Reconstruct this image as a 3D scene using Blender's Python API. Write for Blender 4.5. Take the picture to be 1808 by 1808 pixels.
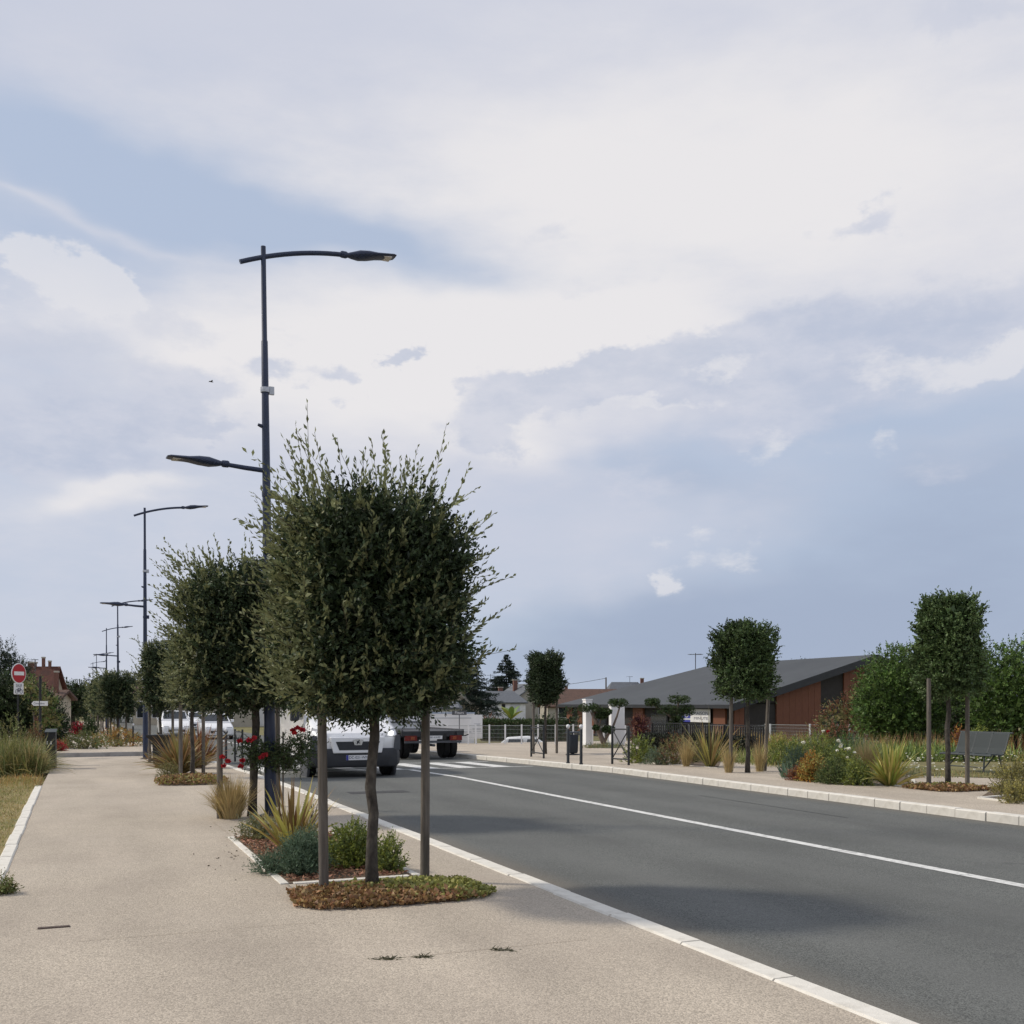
import bpy, bmesh, math, random
import numpy as np
from mathutils import Vector, Matrix, noise as mnoise
R = math.radians
random.seed(7)
rng = np.random.default_rng(11)
for o in list(bpy.data.objects): bpy.data.objects.remove(o)
sc = bpy.context.scene
COL = sc.collection

# ---------------------------------------------------------------- camera, light, exposure
EYE = 1.6; FPX = 1850.0; TH = math.atan((904 - 135) / FPX); HZ = 1242.0     # street runs along +Y, lens looks 22.6 deg right of it
cam = bpy.data.cameras.new('camera'); camo = bpy.data.objects.new('camera', cam); COL.objects.link(camo)
cam.sensor_width = 36; cam.lens = 36 * FPX / 1808; cam.shift_y = (HZ - 904) / 1808
cam.clip_start = .1; cam.clip_end = 6000
camo.location = (0, 0, EYE); camo.rotation_euler = (R(90), 0, -TH)
sc.camera = camo
SUN_EL = R(43); SUN_DIR = Vector((-2.11, 1.42, 0)).normalized()
SUN_AZ = math.atan2(SUN_DIR.x, SUN_DIR.y)
sun = bpy.data.lights.new('sun', 'SUN'); sun.energy = 2.7; sun.angle = R(4.5); sun.color = (1, .91, .78)
suno = bpy.data.objects.new('sun', sun); COL.objects.link(suno)
sv = Vector((SUN_DIR.x * math.cos(SUN_EL), SUN_DIR.y * math.cos(SUN_EL), math.sin(SUN_EL)))
suno.rotation_euler = sv.to_track_quat('Z', 'Y').to_euler(); suno.location = sv * 50
sc.view_settings.view_transform = 'Standard'; sc.view_settings.look = 'None'
sc.view_settings.exposure = 0; sc.view_settings.gamma = 1; sc.view_settings.use_curve_mapping = False
sc.render.engine = 'CYCLES'
sc.cycles.use_denoising = True; sc.cycles.use_adaptive_sampling = True; sc.cycles.adaptive_threshold = .015; sc.cycles.adaptive_min_samples = 8; sc.cycles.max_bounces = 5; sc.cycles.transparent_max_bounces = 6
sc.cycles.sample_clamp_indirect = 6
sc.render.threads_mode = 'AUTO'

def azel(px, py):
    a = math.atan((px - 904) / FPX)
    return TH + a, math.atan((HZ - py) / FPX * math.cos(a))

def srgb(r, g, b):
    return tuple((c / 255 / 12.92) if c / 255 < .04045 else ((c / 255 + .055) / 1.055) ** 2.4 for c in (r, g, b))

def build_world():
    w = bpy.data.worlds.new('World'); sc.world = w; w.use_nodes = True
    nt = w.node_tree; N = nt.nodes; L = nt.links
    for n in list(N): N.remove(n)
    out = N.new('ShaderNodeOutputWorld'); bg = N.new('ShaderNodeBackground'); bg.inputs[1].default_value = .1
    L.new(bg.outputs[0], out.inputs[0])
    sky = N.new('ShaderNodeTexSky'); sky.sky_type = 'NISHITA'; sky.sun_disc = False
    sky.sun_elevation = SUN_EL; sky.sun_rotation = SUN_AZ; sky.air_density = 1.0; sky.dust_density = 1.2; sky.ozone_density = 1.4
    def math_(op, a, b=None, c=None, clamp=False):
        n = N.new('ShaderNodeMath'); n.operation = op; n.use_clamp = clamp
        for i, v in enumerate((a, b, c)):
            if v is None: continue
            if isinstance(v, (int, float)): n.inputs[i].default_value = v
            else: L.new(v, n.inputs[i])
        return n.outputs[0]
    def mix(f, a, b):
        n = N.new('ShaderNodeMix'); n.data_type = 'RGBA'
        if isinstance(f, (int, float)): n.inputs[0].default_value = f
        else: L.new(f, n.inputs[0])
        for s, v in ((n.inputs[6], a), (n.inputs[7], b)):
            if isinstance(v, tuple): s.default_value = v + (1,)
            else: L.new(v, s)
        return n.outputs[2]
    def sstep(v, a, b, lo=0, hi=1):
        n = N.new('ShaderNodeMapRange'); n.interpolation_type = 'SMOOTHSTEP'
        L.new(v, n.inputs[0])
        for i, x in enumerate((a, b, lo, hi)): n.inputs[i + 1].default_value = x
        return n.outputs[0]
    tc = N.new('ShaderNodeTexCoord'); nrm = N.new('ShaderNodeVectorMath'); nrm.operation = 'NORMALIZE'
    L.new(tc.outputs['Generated'], nrm.inputs[0]); D = nrm.outputs[0]
    sep = N.new('ShaderNodeSeparateXYZ'); L.new(D, sep.inputs[0])
    az = math_('ARCTAN2', sep.outputs[0], sep.outputs[1]); el = math_('ARCSINE', sep.outputs[2])
    def noise(scale, detail, rough, zs=1.0, off=0.0, dist=0.0):
        mp = N.new('ShaderNodeMapping'); mp.inputs['Scale'].default_value = (1, 1, zs); mp.inputs['Location'].default_value = (off, off * .7, 0)
        L.new(D, mp.inputs[0])
        n = N.new('ShaderNodeTexNoise'); L.new(mp.outputs[0], n.inputs['Vector'])
        n.inputs['Scale'].default_value = scale; n.inputs['Detail'].default_value = detail; n.inputs['Roughness'].default_value = rough
        n.inputs['Distortion'].default_value = dist
        return n
    def cn(n): return math_('SUBTRACT', n.outputs['Fac'], .5)
    # domain warp so cloud edges are ragged
    def warp(src, scale, zs, off, ax, ay, det=5, ro=.55):
        n = noise(scale, det, ro, zs, off)
        v = N.new('ShaderNodeVectorMath'); v.operation = 'SUBTRACT'; L.new(n.outputs['Color'], v.inputs[0]); v.inputs[1].default_value = (.5, .5, .5)
        m = N.new('ShaderNodeVectorMath'); m.operation = 'MULTIPLY_ADD'; L.new(v.outputs[0], m.inputs[0]); m.inputs[1].default_value = (ax, ay, 0); L.new(src, m.inputs[2])
        return m.outputs[0]
    cb = N.new('ShaderNodeCombineXYZ'); L.new(az, cb.inputs[0]); L.new(el, cb.inputs[1]); cb.inputs[2].default_value = 1
    AE = warp(cb.outputs[0], 6, 2.0, 1.3, .20, .08, 3)
    AE2 = warp(AE, 24, 1.6, 4.1, .085, .042, 4, .64)
    def field(src, blobs, start):
        acc = start
        for i, (px, py, rx, ry, rot, amp) in enumerate(blobs):
            a, e = azel(px, py); cs, sn = math.cos(R(rot)), math.sin(R(rot)); rx, ry = rx / FPX, ry / FPX
            if i % 8 == 7:                                  # keeps evaluation in sequence
                ch = N.new('ShaderNodeVectorMath'); ch.operation = 'MULTIPLY_ADD'; L.new(acc, ch.inputs[0]); ch.inputs[1].default_value = (1e-9, 1e-9, 0); L.new(src, ch.inputs[2]); src = ch.outputs[0]
            ds = []
            for vec in ((cs / rx, sn / rx, -(a * cs + e * sn) / rx), (-sn / ry, cs / ry, (a * sn - e * cs) / ry)):
                dn = N.new('ShaderNodeVectorMath'); dn.operation = 'DOT_PRODUCT'; L.new(src, dn.inputs[0]); dn.inputs[1].default_value = vec; ds.append(dn.outputs['Value'])
            d2 = math_('MULTIPLY_ADD', ds[1], ds[1], math_('MULTIPLY', ds[0], ds[0]))
            acc = math_('MULTIPLY_ADD', math_('POWER', .45, d2), amp, acc)
        return acc
    nb = noise(2.6, 3, .52, 2.6, .4); nm = noise(8, 5, .62, 3.0, 2.2); nf = noise(24, 4, .64, 2.0, 5.0)
    def em(r, g, b, k=10.0): return tuple(c * k for c in srgb(r, g, b))
    # clear air: the sky texture, whitened by thin high haze; denser rain haze low down on one side
    veil = mix(.84, sky.outputs[0], em(186, 199, 221))
    Sf = field(AE, [(1720, 960, 380, 150, 6, .55), (1420, 1110, 560, 90, 0, .55), (1800, 780, 260, 60, 8, .25), (1150, 1170, 420, 60, 0, .3), (1180, 850, 150, 45, -16, .35)], math_('MULTIPLY_ADD', cn(nm), .5, .0))
    veil = mix(sstep(Sf, .05, .9, 0, .85), veil, em(161, 174, 198))
    # layer A: white veil, from thin to thick
    sA = math_('ADD', math_('MULTIPLY_ADD', cn(nb), .5, .66), math_('MULTIPLY', cn(nm), .50))
    A = field(AE, [
        (800, -60, 1300, 170, 0, .3), (1350, 230, 700, 230, 0, .40), (1700, 420, 500, 110, 0, .25),
        (60, 262, 250, 62, -14, -.62), (400, 362, 300, 48, -13, -.50), (600, 425, 240, 34, -8, -.34), (60, 420, 240, 30, -6, -.30),
        (160, 384, 200, 10, -9, .34),
        (640, 640, 420, 95, 0, .50), (1000, 615, 200, 90, 8, .45), (880, 790, 160, 50, 5, .35), (1080, 760, 160, 26, 12, .3),
        (170, 885, 130, 22, 8, .3), (280, 770, 260, 40, 0, .18), (1000, 960, 300, 120, 0, .16), (1350, 900, 200, 60, 8, .12),
        (1640, 960, 420, 170, 8, -.55), (1330, 1160, 620, 90, 0, -.50), (1180, 840, 150, 42, -15, -.28), (1560, 745, 240, 24, 6, -.24), (1000, 480, 420, 36, 0, -.2), (1800, 1100, 300, 160, 0, -.25), (900, 1160, 260, 80, 0, -.3)], sA)
    fA = sstep(A, .08, 1.05)
    Wf = field(AE, [(1250, 330, 620, 170, 0, .70), (700, 640, 400, 80, 0, .85), (1000, 610, 220, 74, 0, .55), (900, 790, 130, 40, 0, .5), (900, 40, 900, 120, 0, -.2), (200, 60, 400, 90, 0, -.2), (170, 885, 150, 22, 8, .5), (120, 1080, 500, 120, 0, -.1), (1050, 960, 400, 160, 0, -.25)], math_('ADD', math_('MULTIPLY_ADD', cn(nb), .5, .22), math_('MULTIPLY', cn(nm), .55)))
    white = mix(sstep(Wf, .0, .85), em(204, 208, 222), em(233, 231, 233))
    c1 = mix(fA, veil, white)
    # layer B: lavender-grey cloud bases
    sB = math_('ADD', math_('MULTIPLY_ADD', cn(nm), .62, .06), math_('MULTIPLY', cn(nf), .42))
    B = field(AE2, [
        (1010, 700, 200, 36, 14, .75), (1190, 660, 180, 44, 10, .55), (1350, 700, 280, 50, 4, .45), (1420, 590, 300, 45, 10, .40), (1700, 550, 240, 40, 8, .5), (1350, 770, 260, 40, 10, .35),
        (860, 798, 58, 22, 0, .65), (717, 626, 26, 16, 0, .70), (530, 658, 60, 19, -4, .60), (640, 665, 34, 18, 15, .5), (820, 697, 40, 12, 0, .35), (590, 700, 30, 10, 0, .35),
        (320, 690, 74, 28, 0, .50), (230, 740, 150, 30, 4, .55), (400, 752, 110, 16, 3, .50), (80, 800, 190, 46, 0, .45), (250, 830, 200, 34, 0, .35), (100, 610, 230, 50, 0, .5), (380, 560, 260, 34, -6, .35), (60, 700, 120, 40, 0, .3),
        (1580, 395, 90, 16, 2, .45), (980, 390, 190, 26, 0, .38), (1670, 170, 190, 24, -3, .25), (1720, 20, 200, 26, -5, .45), (1600, 830, 260, 50, 6, .3), (1000, 880, 260, 50, 0, .3), (1100, 1000, 260, 60, 0, .25), (1150, 480, 380, 34, 2, .3)], sB)
    fBs = math_('MULTIPLY', sstep(B, .30, .64), .72)
    lav = mix(sstep(math_('ADD', nf.outputs['Fac'], cn(nm)), .2, .8), em(184, 193, 213), em(204, 208, 222))
    c2 = mix(fBs, c1, lav)
    # layer C: sunlit cumulus tops
    sC = math_('ADD', math_('MULTIPLY_ADD', cn(nm), .30, .0), math_('MULTIPLY', cn(nf), .75))
    C = field(AE2, [
        (66, 470, 40, 34, 0, .85), (158, 476, 42, 34, 0, .85), (215, 500, 34, 24, 0, .6), (120, 520, 120, 28, 0, .55), (1205, 1040, 32, 26, 0, .70), (1290, 985, 80, 24, 0, .42),
        (1600, 640, 180, 30, 3, .50), (1780, 605, 60, 28, 20, .8), (1340, 800, 60, 55, -30, .42), (1540, 790, 60, 30, 20, .45), (1270, 655, 90, 14, 12, .5), (1140, 740, 110, 13, 12, .5), (200, 880, 110, 14, 6, .5), (1150, 960, 120, 18, 0, .35)], sC)
    fCs = math_('MULTIPLY', sstep(C, .24, .60), .70)
    c3 = mix(fCs, c2, em(226, 226, 231))
    L.new(c3, bg.inputs[0])
build_world()
sc.world.cycles.sampling_method = 'MANUAL'; sc.world.cycles.sample_map_resolution = 256

# ---------------------------------------------------------------- terrain height and placing
def g(y):
    y = max(0.0, min(y, 60.0))
    return 0.0 if y < 22 else -.014 * (y - 22)
RV = (math.cos(TH), -math.sin(TH)); FV = (math.sin(TH), math.cos(TH))
def ray(px, py):
    u = (px - 904) / FPX
    return Vector((FV[0] + RV[0] * u, FV[1] + RV[1] * u, (HZ - py) / FPX))
def at(px, py, zo=0.0):          # ground point seen at that place in the photograph, and metres per photo pixel there
    d = ray(px, py); z = zo
    for _ in range(30):
        t = (EYE - z) / -d.z
        z = g(t * d.y) + zo
    return Vector((t * d.x, t * d.y, z)), t / FPX
def far(px, depth, zo=0.0):      # ground point at a known depth
    d = ray(px, HZ) * depth
    return Vector((d.x, d.y, g(d.y) + zo)), depth / FPX
PAV, ROAD, RP = 0.0, -.04, .08

# ---------------------------------------------------------------- materials
MATS = {}
def mat(name, base, rough=.75, var=.12, scale=6, bump=0., bscale=60, metal=0., island=0., transl=0., dark=None, dscale=1.0, dmix=.5, emit=0., spec=.4, detail=4, stretch=(1, 1, 1), coat=0., hue=0.):
    if name in MATS: return MATS[name]
    m = bpy.data.materials.new(name); m.use_nodes = True; MATS[name] = m
    nt = m.node_tree; N = nt.nodes; L = nt.links; b = N['Principled BSDF']
    b.inputs['Roughness'].default_value = rough; b.inputs['Metallic'].default_value = metal
    b.inputs['Specular IOR Level'].default_value = spec; b.inputs['Coat Weight'].default_value = coat
    tc = N.new('ShaderNodeTexCoord'); mp = N.new('ShaderNodeMapping'); mp.inputs['Scale'].default_value = stretch
    L.new(tc.outputs['Object'], mp.inputs[0])
    def nz(s, d=detail):
        n = N.new('ShaderNodeTexNoise'); n.inputs['Scale'].default_value = s; n.inputs['Detail'].default_value = d
        L.new(mp.outputs[0], n.inputs['Vector']); return n.outputs['Fac']
    def mx(f, a, c, bt='MIX'):
        n = N.new('ShaderNodeMix'); n.data_type = 'RGBA'; n.blend_type = bt
        if isinstance(f, float): n.inputs[0].default_value = f
        else: L.new(f, n.inputs[0])
        for s, v in ((n.inputs[6], a), (n.inputs[7], c)):
            if isinstance(v, tuple): s.default_value = v[:3] + (1,)
            else: L.new(v, s)
        return n.outputs[2]
    lo = tuple(c * (1 - var) for c in base); hi = tuple(min(1, c * (1 + var)) for c in base)
    st = N.new('ShaderNodeMapRange'); st.inputs[1].default_value = .3; st.inputs[2].default_value = .7
    L.new(nz(scale), st.inputs[0])
    col = mx(st.outputs[0], lo, hi)
    if dark:
        s2 = N.new('ShaderNodeMapRange'); s2.inputs[1].default_value = .5; s2.inputs[2].default_value = .68; s2.inputs[4].default_value = dmix
        L.new(nz(dscale, 6), s2.inputs[0]); col = mx(s2.outputs[0], col, dark)
    if island:
        ge = N.new('ShaderNodeNewGeometry'); hs = N.new('ShaderNodeHueSaturation')
        r = N.new('ShaderNodeMapRange'); r.inputs[3].default_value = 1 - island; r.inputs[4].default_value = 1 + island
        L.new(ge.outputs['Random Per Island'], r.inputs[0]); L.new(r.outputs[0], hs.inputs['Value'])
        if hue:
            r2 = N.new('ShaderNodeMath'); r2.operation = 'MULTIPLY'; L.new(ge.outputs['Random Per Island'], r2.inputs[0]); r2.inputs[1].default_value = 7.31
            r3 = N.new('ShaderNodeMath'); r3.operation = 'FRACT'; L.new(r2.outputs[0], r3.inputs[0])
            r4 = N.new('ShaderNodeMapRange'); r4.inputs[3].default_value = .5 - hue; r4.inputs[4].default_value = .5 + hue * .6
            L.new(r3.outputs[0], r4.inputs[0]); L.new(r4.outputs[0], hs.inputs['Hue'])
        L.new(col, hs.inputs['Color']); col = hs.outputs[0]
    L.new(col, b.inputs['Base Color'])
    if bump:
        bn = N.new('ShaderNodeBump'); bn.inputs['Strength'].default_value = bump; bn.inputs['Distance'].default_value = .01
        L.new(nz(bscale), bn.inputs['Height']); L.new(bn.outputs[0], b.inputs['Normal'])
    if emit:
        L.new(col, b.inputs['Emission Color']); b.inputs['Emission Strength'].default_value = emit
    if transl:
        t = N.new('ShaderNodeBsdfTranslucent'); L.new(col, t.inputs[0]); ms = N.new('ShaderNodeMixShader'); ms.inputs[0].default_value = transl
        L.new(b.outputs[0], ms.inputs[1]); L.new(t.outputs[0], ms.inputs[2]); L.new(ms.outputs[0], N['Material Output'].inputs[0])
    return m

def aggregate(name, base, grain, spread, stain, stscale, bump=.35, dens=.35, tracks=None, spots=None):
    """stone-chip surfacing: voronoi grains, mottling, bump"""
    m = bpy.data.materials.new(name); m.use_nodes = True; MATS[name] = m
    N = m.node_tree.nodes; L = m.node_tree.links; b = N['Principled BSDF']; b.inputs['Roughness'].default_value = .88; b.inputs['Specular IOR Level'].default_value = .25
    tc = N.new('ShaderNodeTexCoord')
    vo = N.new('ShaderNodeTexVoronoi'); vo.inputs['Scale'].default_value = grain; L.new(tc.outputs['Object'], vo.inputs['Vector'])
    sp = N.new('ShaderNodeSeparateColor'); L.new(vo.outputs['Color'], sp.inputs[0])
    rp = N.new('ShaderNodeValToRGB'); L.new(sp.outputs[0], rp.inputs[0])
    e = rp.color_ramp.elements
    e[0].position = 0; e[0].color = tuple(c * (1 - spread) for c in base) + (1,)
    e[1].position = 1; e[1].color = tuple(min(1, c * (1 + spread)) for c in base) + (1,)
    q = e.new(.5); q.color = tuple(base) + (1,)
    n1 = N.new('ShaderNodeTexNoise'); n1.inputs['Scale'].default_value = stscale; n1.inputs['Detail'].default_value = 7; n1.inputs['Roughness'].default_value = .62; L.new(tc.outputs['Object'], n1.inputs['Vector'])
    mr = N.new('ShaderNodeMapRange'); mr.inputs[1].default_value = .40; mr.inputs[2].default_value = .72; mr.inputs[4].default_value = dens; L.new(n1.outputs['Fac'], mr.inputs[0])
    mx = N.new('ShaderNodeMix'); mx.data_type = 'RGBA'; L.new(mr.outputs[0], mx.inputs[0]); L.new(rp.outputs[0], mx.inputs[6]); mx.inputs[7].default_value = tuple(stain) + (1,)
    n2 = N.new('ShaderNodeTexNoise'); n2.inputs['Scale'].default_value = 1.1; n2.inputs['Detail'].default_value = 3
    mp = N.new('ShaderNodeMapping'); mp.inputs['Scale'].default_value = (1, .22, 1); L.new(tc.outputs['Object'], mp.inputs[0]); L.new(mp.outputs[0], n2.inputs['Vector'])
    mr2 = N.new('ShaderNodeMapRange'); mr2.inputs[1].default_value = .3; mr2.inputs[2].default_value = .7; mr2.inputs[3].default_value = .88; mr2.inputs[4].default_value = 1.10; L.new(n2.outputs['Fac'], mr2.inputs[0])
    hs = N.new('ShaderNodeHueSaturation'); L.new(mx.outputs[2], hs.inputs['Color']); L.new(mr2.outputs[0], hs.inputs['Value'])
    col = hs.outputs[0]
    def over(fac, c):
        q = N.new('ShaderNodeMix'); q.data_type = 'RGBA'; L.new(fac, q.inputs[0]); L.new(col, q.inputs[6]); q.inputs[7].default_value = tuple(c) + (1,); return q.outputs[2]
    if tracks:
        sx = N.new('ShaderNodeSeparateXYZ'); L.new(tc.outputs['Object'], sx.inputs[0])
        nw = N.new('ShaderNodeTexNoise'); nw.inputs['Scale'].default_value = .35; nw.inputs['Detail'].default_value = 5; L.new(tc.outputs['Object'], nw.inputs['Vector'])
        for (xc, wd, k, c) in tracks:
            d = N.new('ShaderNodeMath'); d.operation = 'SUBTRACT'; L.new(sx.outputs[0], d.inputs[0]); d.inputs[1].default_value = xc
            ab = N.new('ShaderNodeMath'); ab.operation = 'ABSOLUTE'; L.new(d.outputs[0], ab.inputs[0])
            ms = N.new('ShaderNodeMapRange'); ms.interpolation_type = 'SMOOTHSTEP'; ms.inputs[1].default_value = wd; ms.inputs[2].default_value = 0; ms.inputs[4].default_value = k; L.new(ab.outputs[0], ms.inputs[0])
            mm = N.new('ShaderNodeMath'); mm.operation = 'MULTIPLY'; L.new(ms.outputs[0], mm.inputs[0]); L.new(nw.outputs['Fac'], mm.inputs[1]); col = over(mm.outputs[0], c)
    if spots:
        for (sc_, lo, hi, k, c) in spots:
            nn = N.new('ShaderNodeTexNoise'); nn.inputs['Scale'].default_value = sc_; nn.inputs['Detail'].default_value = 6; nn.inputs['Roughness'].default_value = .65; L.new(tc.outputs['Object'], nn.inputs['Vector'])
            ms = N.new('ShaderNodeMapRange'); ms.inputs[1].default_value = lo; ms.inputs[2].default_value = hi; ms.inputs[4].default_value = k; L.new(nn.outputs['Fac'], ms.inputs[0]); col = over(ms.outputs[0], c)
    L.new(col, b.inputs['Base Color'])
    bn = N.new('ShaderNodeBump'); bn.inputs['Strength'].default_value = bump; bn.inputs['Distance'].default_value = .006
    L.new(vo.outputs['Distance'], bn.inputs['Height']); bn.invert = True; L.new(bn.outputs[0], b.inputs['Normal'])
    return m
M_PAVE = aggregate('beige_aggregate', (.452, .394, .318), 105, .30, (.32, .27, .225), .8, .5, .42, spots=((2.6, .66, .74, .5, (.25, .21, .175)), (9., .70, .76, .45, (.20, .17, .14)), (.35, .5, .75, .35, (.50, .44, .37))))
M_ASPH = aggregate('asphalt', (.128, .133, .125), 120, .42, (.100, .104, .099), .55, .45, .7, tracks=((4.95, .5, .5, (.165, .168, .16)), (6.75, .5, .5, (.165, .168, .16)), (8.95, .5, .45, (.158, .16, .152)), (10.75, .5, .45, (.158, .16, .152)), (5.85, .35, .55, (.085, .086, .084)), (9.85, .35, .45, (.09, .09, .088)), (3.86, .5, 1.1, (.20, .175, .14)), (11.72, .55, 1.1, (.17, .155, .13))), spots=((1.3, .66, .72, .55, (.075, .076, .076)), (5., .70, .75, .5, (.08, .08, .08))))
M_KERB = mat('pale_stone', (.72, .69, .62), .85, .10, 4, .4, 90, dark=(.40, .37, .31), dscale=4.5, dmix=.5)
M_KERBD = mat('grey_stone', (.34, .33, .32), .85, .1, 9, .25, 160, dark=(.22, .21, .2), dscale=3.5)
M_JOINT = mat('joint_mortar', (.25, .23, .2), .95, .2, 20)
M_LINE = mat('road_paint', (.70, .70, .67), .7, .08, 8, .3, 220, dark=(.24, .24, .235), dscale=16, dmix=.75)
M_SOIL = mat('soil', (.13, .095, .065), .95, .3, 14, .6, 40)
M_TERR = mat('dry_grass_ground', (.17, .15, .06), .95, .3, 2.2, .5, 30, dark=(.09, .11, .03), dscale=.6, dmix=.8)
M_LAWN = mat('lawn_ground', (.27, .215, .095), .95, .22, 7, .6, 60, dark=(.10, .12, .03), dscale=1.7, dmix=.8)
M_CHIP = mat('bark_chips', (.36, .20, .12), .9, .15, 12, island=.55, hue=.02)
M_LEAD = mat('lamp_paint', (.018, .029, .066), .42, .1, 6, spec=.5)
M_GLASSD = mat('lamp_glass', (.62, .58, .55), .25, .05, 5)
M_STEEL = mat('galvanised_clamp', (.45, .46, .48), .4, .1, 10, metal=.7)
M_STAKE = mat('stake_wood', (.15, .132, .112), .88, .28, 7, .5, 60, stretch=(6, 6, .5), dark=(.06, .05, .04), dscale=2.5, dmix=.6)
M_BARK = mat('oak_bark', (.058, .050, .042), .95, .35, 26, 1.0, 55, dark=(.16, .145, .12), dscale=9, dmix=.55, stretch=(1, 1, .6))
M_TWIG = mat('twig', (.10, .085, .055), .9, .2, 10)
M_BLACK = mat('black_metal', (.016, .017, .018), .5, .15, 8)
M_ANTH = mat('anthracite_paint', (.026, .029, .032), .5, .1, 6)
M_WHITE = mat('white_paint', (.76, .76, .76), .5, .05, 5)
M_WHITER = mat('white_render', (.80, .80, .80), .85, .05, 2, .1, 90, dark=(.6, .59, .57), dscale=.8, dmix=.4)
M_GREYM = mat('grey_green_metal', (.045, .055, .058), .6, .08, 6)
M_RUBBER = mat('rubber', (.016, .016, .016), .85, .1, 12)
M_DKGLASS = mat('dark_glass', (.02, .025, .03), .06, .05, 2, spec=.6)
M_PLASTIC = mat('dark_plastic', (.035, .037, .042), .6, .08, 7)
M_PLASTG = mat('grey_plastic', (.085, .09, .10), .6, .08, 7)
M_CARW = mat('white_car_paint', (.88, .88, .88), .25, .02, 3, coat=.6)
M_RED = mat('sign_red', (.40, .012, .02), .45, .06, 5)
M_REDL = mat('tail_red', (.15, .014, .012), .25, .1, 8)
M_ORL = mat('tail_amber', (.26, .06, .02), .3, .1, 8)
M_BLUE = mat('blue_print', (.05, .06, .34), .5, .06, 5)
M_INK = mat('ink', (.05, .055, .10), .6, .05, 5)
M_CHROME = mat('chrome', (.7, .7, .72), .15, .02, 3, metal=1.)
M_HEAD = mat('headlamp_emissive', (1, .99, .95), .2, .01, 3, emit=2.2)  # mildly emissive disc inside each van headlight
M_LENS = mat('headlamp_lens', (.5, .51, .53), .12, .05, 4, spec=.7)
M_ROOFG = mat('slate_grey_roof', (.056, .063, .070), .75, .09, .6, .1, 30, dark=(.044, .050, .057), dscale=.25, dmix=.6)
M_ROOFS = mat('slate_roof', (.12, .13, .145), .75, .12, 3, .3, 12)
M_ROOFT = mat('tile_roof', (.115, .068, .052), .9, .3, 7, .6, 9, dark=(.07, .05, .042), dscale=3, dmix=.7)
M_ROOFR = mat('red_tile', (.095, .036, .026), .9, .3, 5, .5, 9, dark=(.06, .03, .025), dscale=1.2, dmix=.7)
M_CEDAR = mat('brown_cladding', (.17, .066, .036), .7, .16, 9, .2, 30, stretch=(9, 9, .4))
M_DKCLAD = mat('dark_cladding', (.03, .026, .023), .7, .15, 6)
M_FASCIA = mat('dark_fascia', (.028, .03, .034), .5, .1, 4)
M_CREAM = mat('cream_render', (.50, .44, .34), .9, .1, 2, .1, 60, dark=(.36, .31, .24), dscale=.7)
M_BEIGE = mat('beige_render', (.40, .37, .31), .9, .08, 2)
M_BRICK = mat('old_brick', (.17, .085, .065), .9, .2, 12, .3, 40)
M_SHUT = mat('grey_shutter', (.55, .56, .58), .7, .06, 3)
M_WIRE = mat('white_wire', (.36, .38, .37), .6, .05, 5)
# foliage
def leafm(name, c, island=.4, hue=.02, transl=.22, rough=.55):
    c = tuple(v * 1.32 for v in c)
    return mat(name, c, rough, .15, 3, island=island, transl=transl, hue=hue, spec=.35)
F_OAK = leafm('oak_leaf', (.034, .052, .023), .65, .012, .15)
F_OAKN = leafm('oak_new_sunlit_leaf', (.168, .185, .090), .35, .012, .22)  # new shoots, and leaves painted as sunlit on the crown's sun side
F_OAKR = leafm('oak_leaf_green', (.072, .112, .040), .6, .02, .15)
F_IVYG = leafm('ivy_green', (.22, .225, .065), .45, .02)
F_IVYB = leafm('ivy_brown', (.235, .15, .066), .6, .03)
F_PHY = leafm('flax_yellow', (.33, .30, .085), .35, .025)
F_PHB = leafm('flax_bronze', (.22, .155, .06), .45, .03)
F_STIPA = leafm('feather_grass', (.38, .30, .14), .3, .015)
F_TEAL = leafm('blue_green_leaf', (.10, .15, .095), .35, .02)
F_LIME = leafm('lime_leaf', (.20, .235, .05), .4, .02)
F_MID = leafm('mid_green_leaf', (.13, .165, .055), .45, .02)
F_DARK = leafm('dark_green_leaf', (.028, .042, .018), .5, .02, .1)
F_DEEP = leafm('deep_hedge_leaf', (.035, .060, .018), .55, .02, .12)
F_HEDGE = leafm('hedge_leaf', (.088, .15, .036), .5, .02, .2)
F_OLIVE = leafm('olive_leaf', (.175, .165, .065), .45, .02)
F_GREY = leafm('grey_green_leaf', (.16, .19, .12), .35, .02)
F_ORANGE = leafm('orange_leaf', (.33, .185, .04), .45, .03)
F_GOLD = leafm('golden_grass', (.31, .215, .075), .4, .02)
F_RUST = leafm('rust_leaf', (.19, .085, .045), .45, .02)
F_WINE = leafm('wine_leaf', (.075, .022, .022), .5, .02, .12)
F_CONIF = leafm('conifer_needle', (.022, .036, .026), .45, .02, .06)
F_ROSE = leafm('red_petal', (.36, .02, .03), .35, .01, .15)
F_WFLO = leafm('white_petal', (.78, .76, .62), .12, .01, .15)
F_GRASS = leafm('grass_blade', (.19, .20, .06), .45, .03)
F_DRYG = leafm('dry_blade', (.30, .24, .10), .35, .02)

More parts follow.
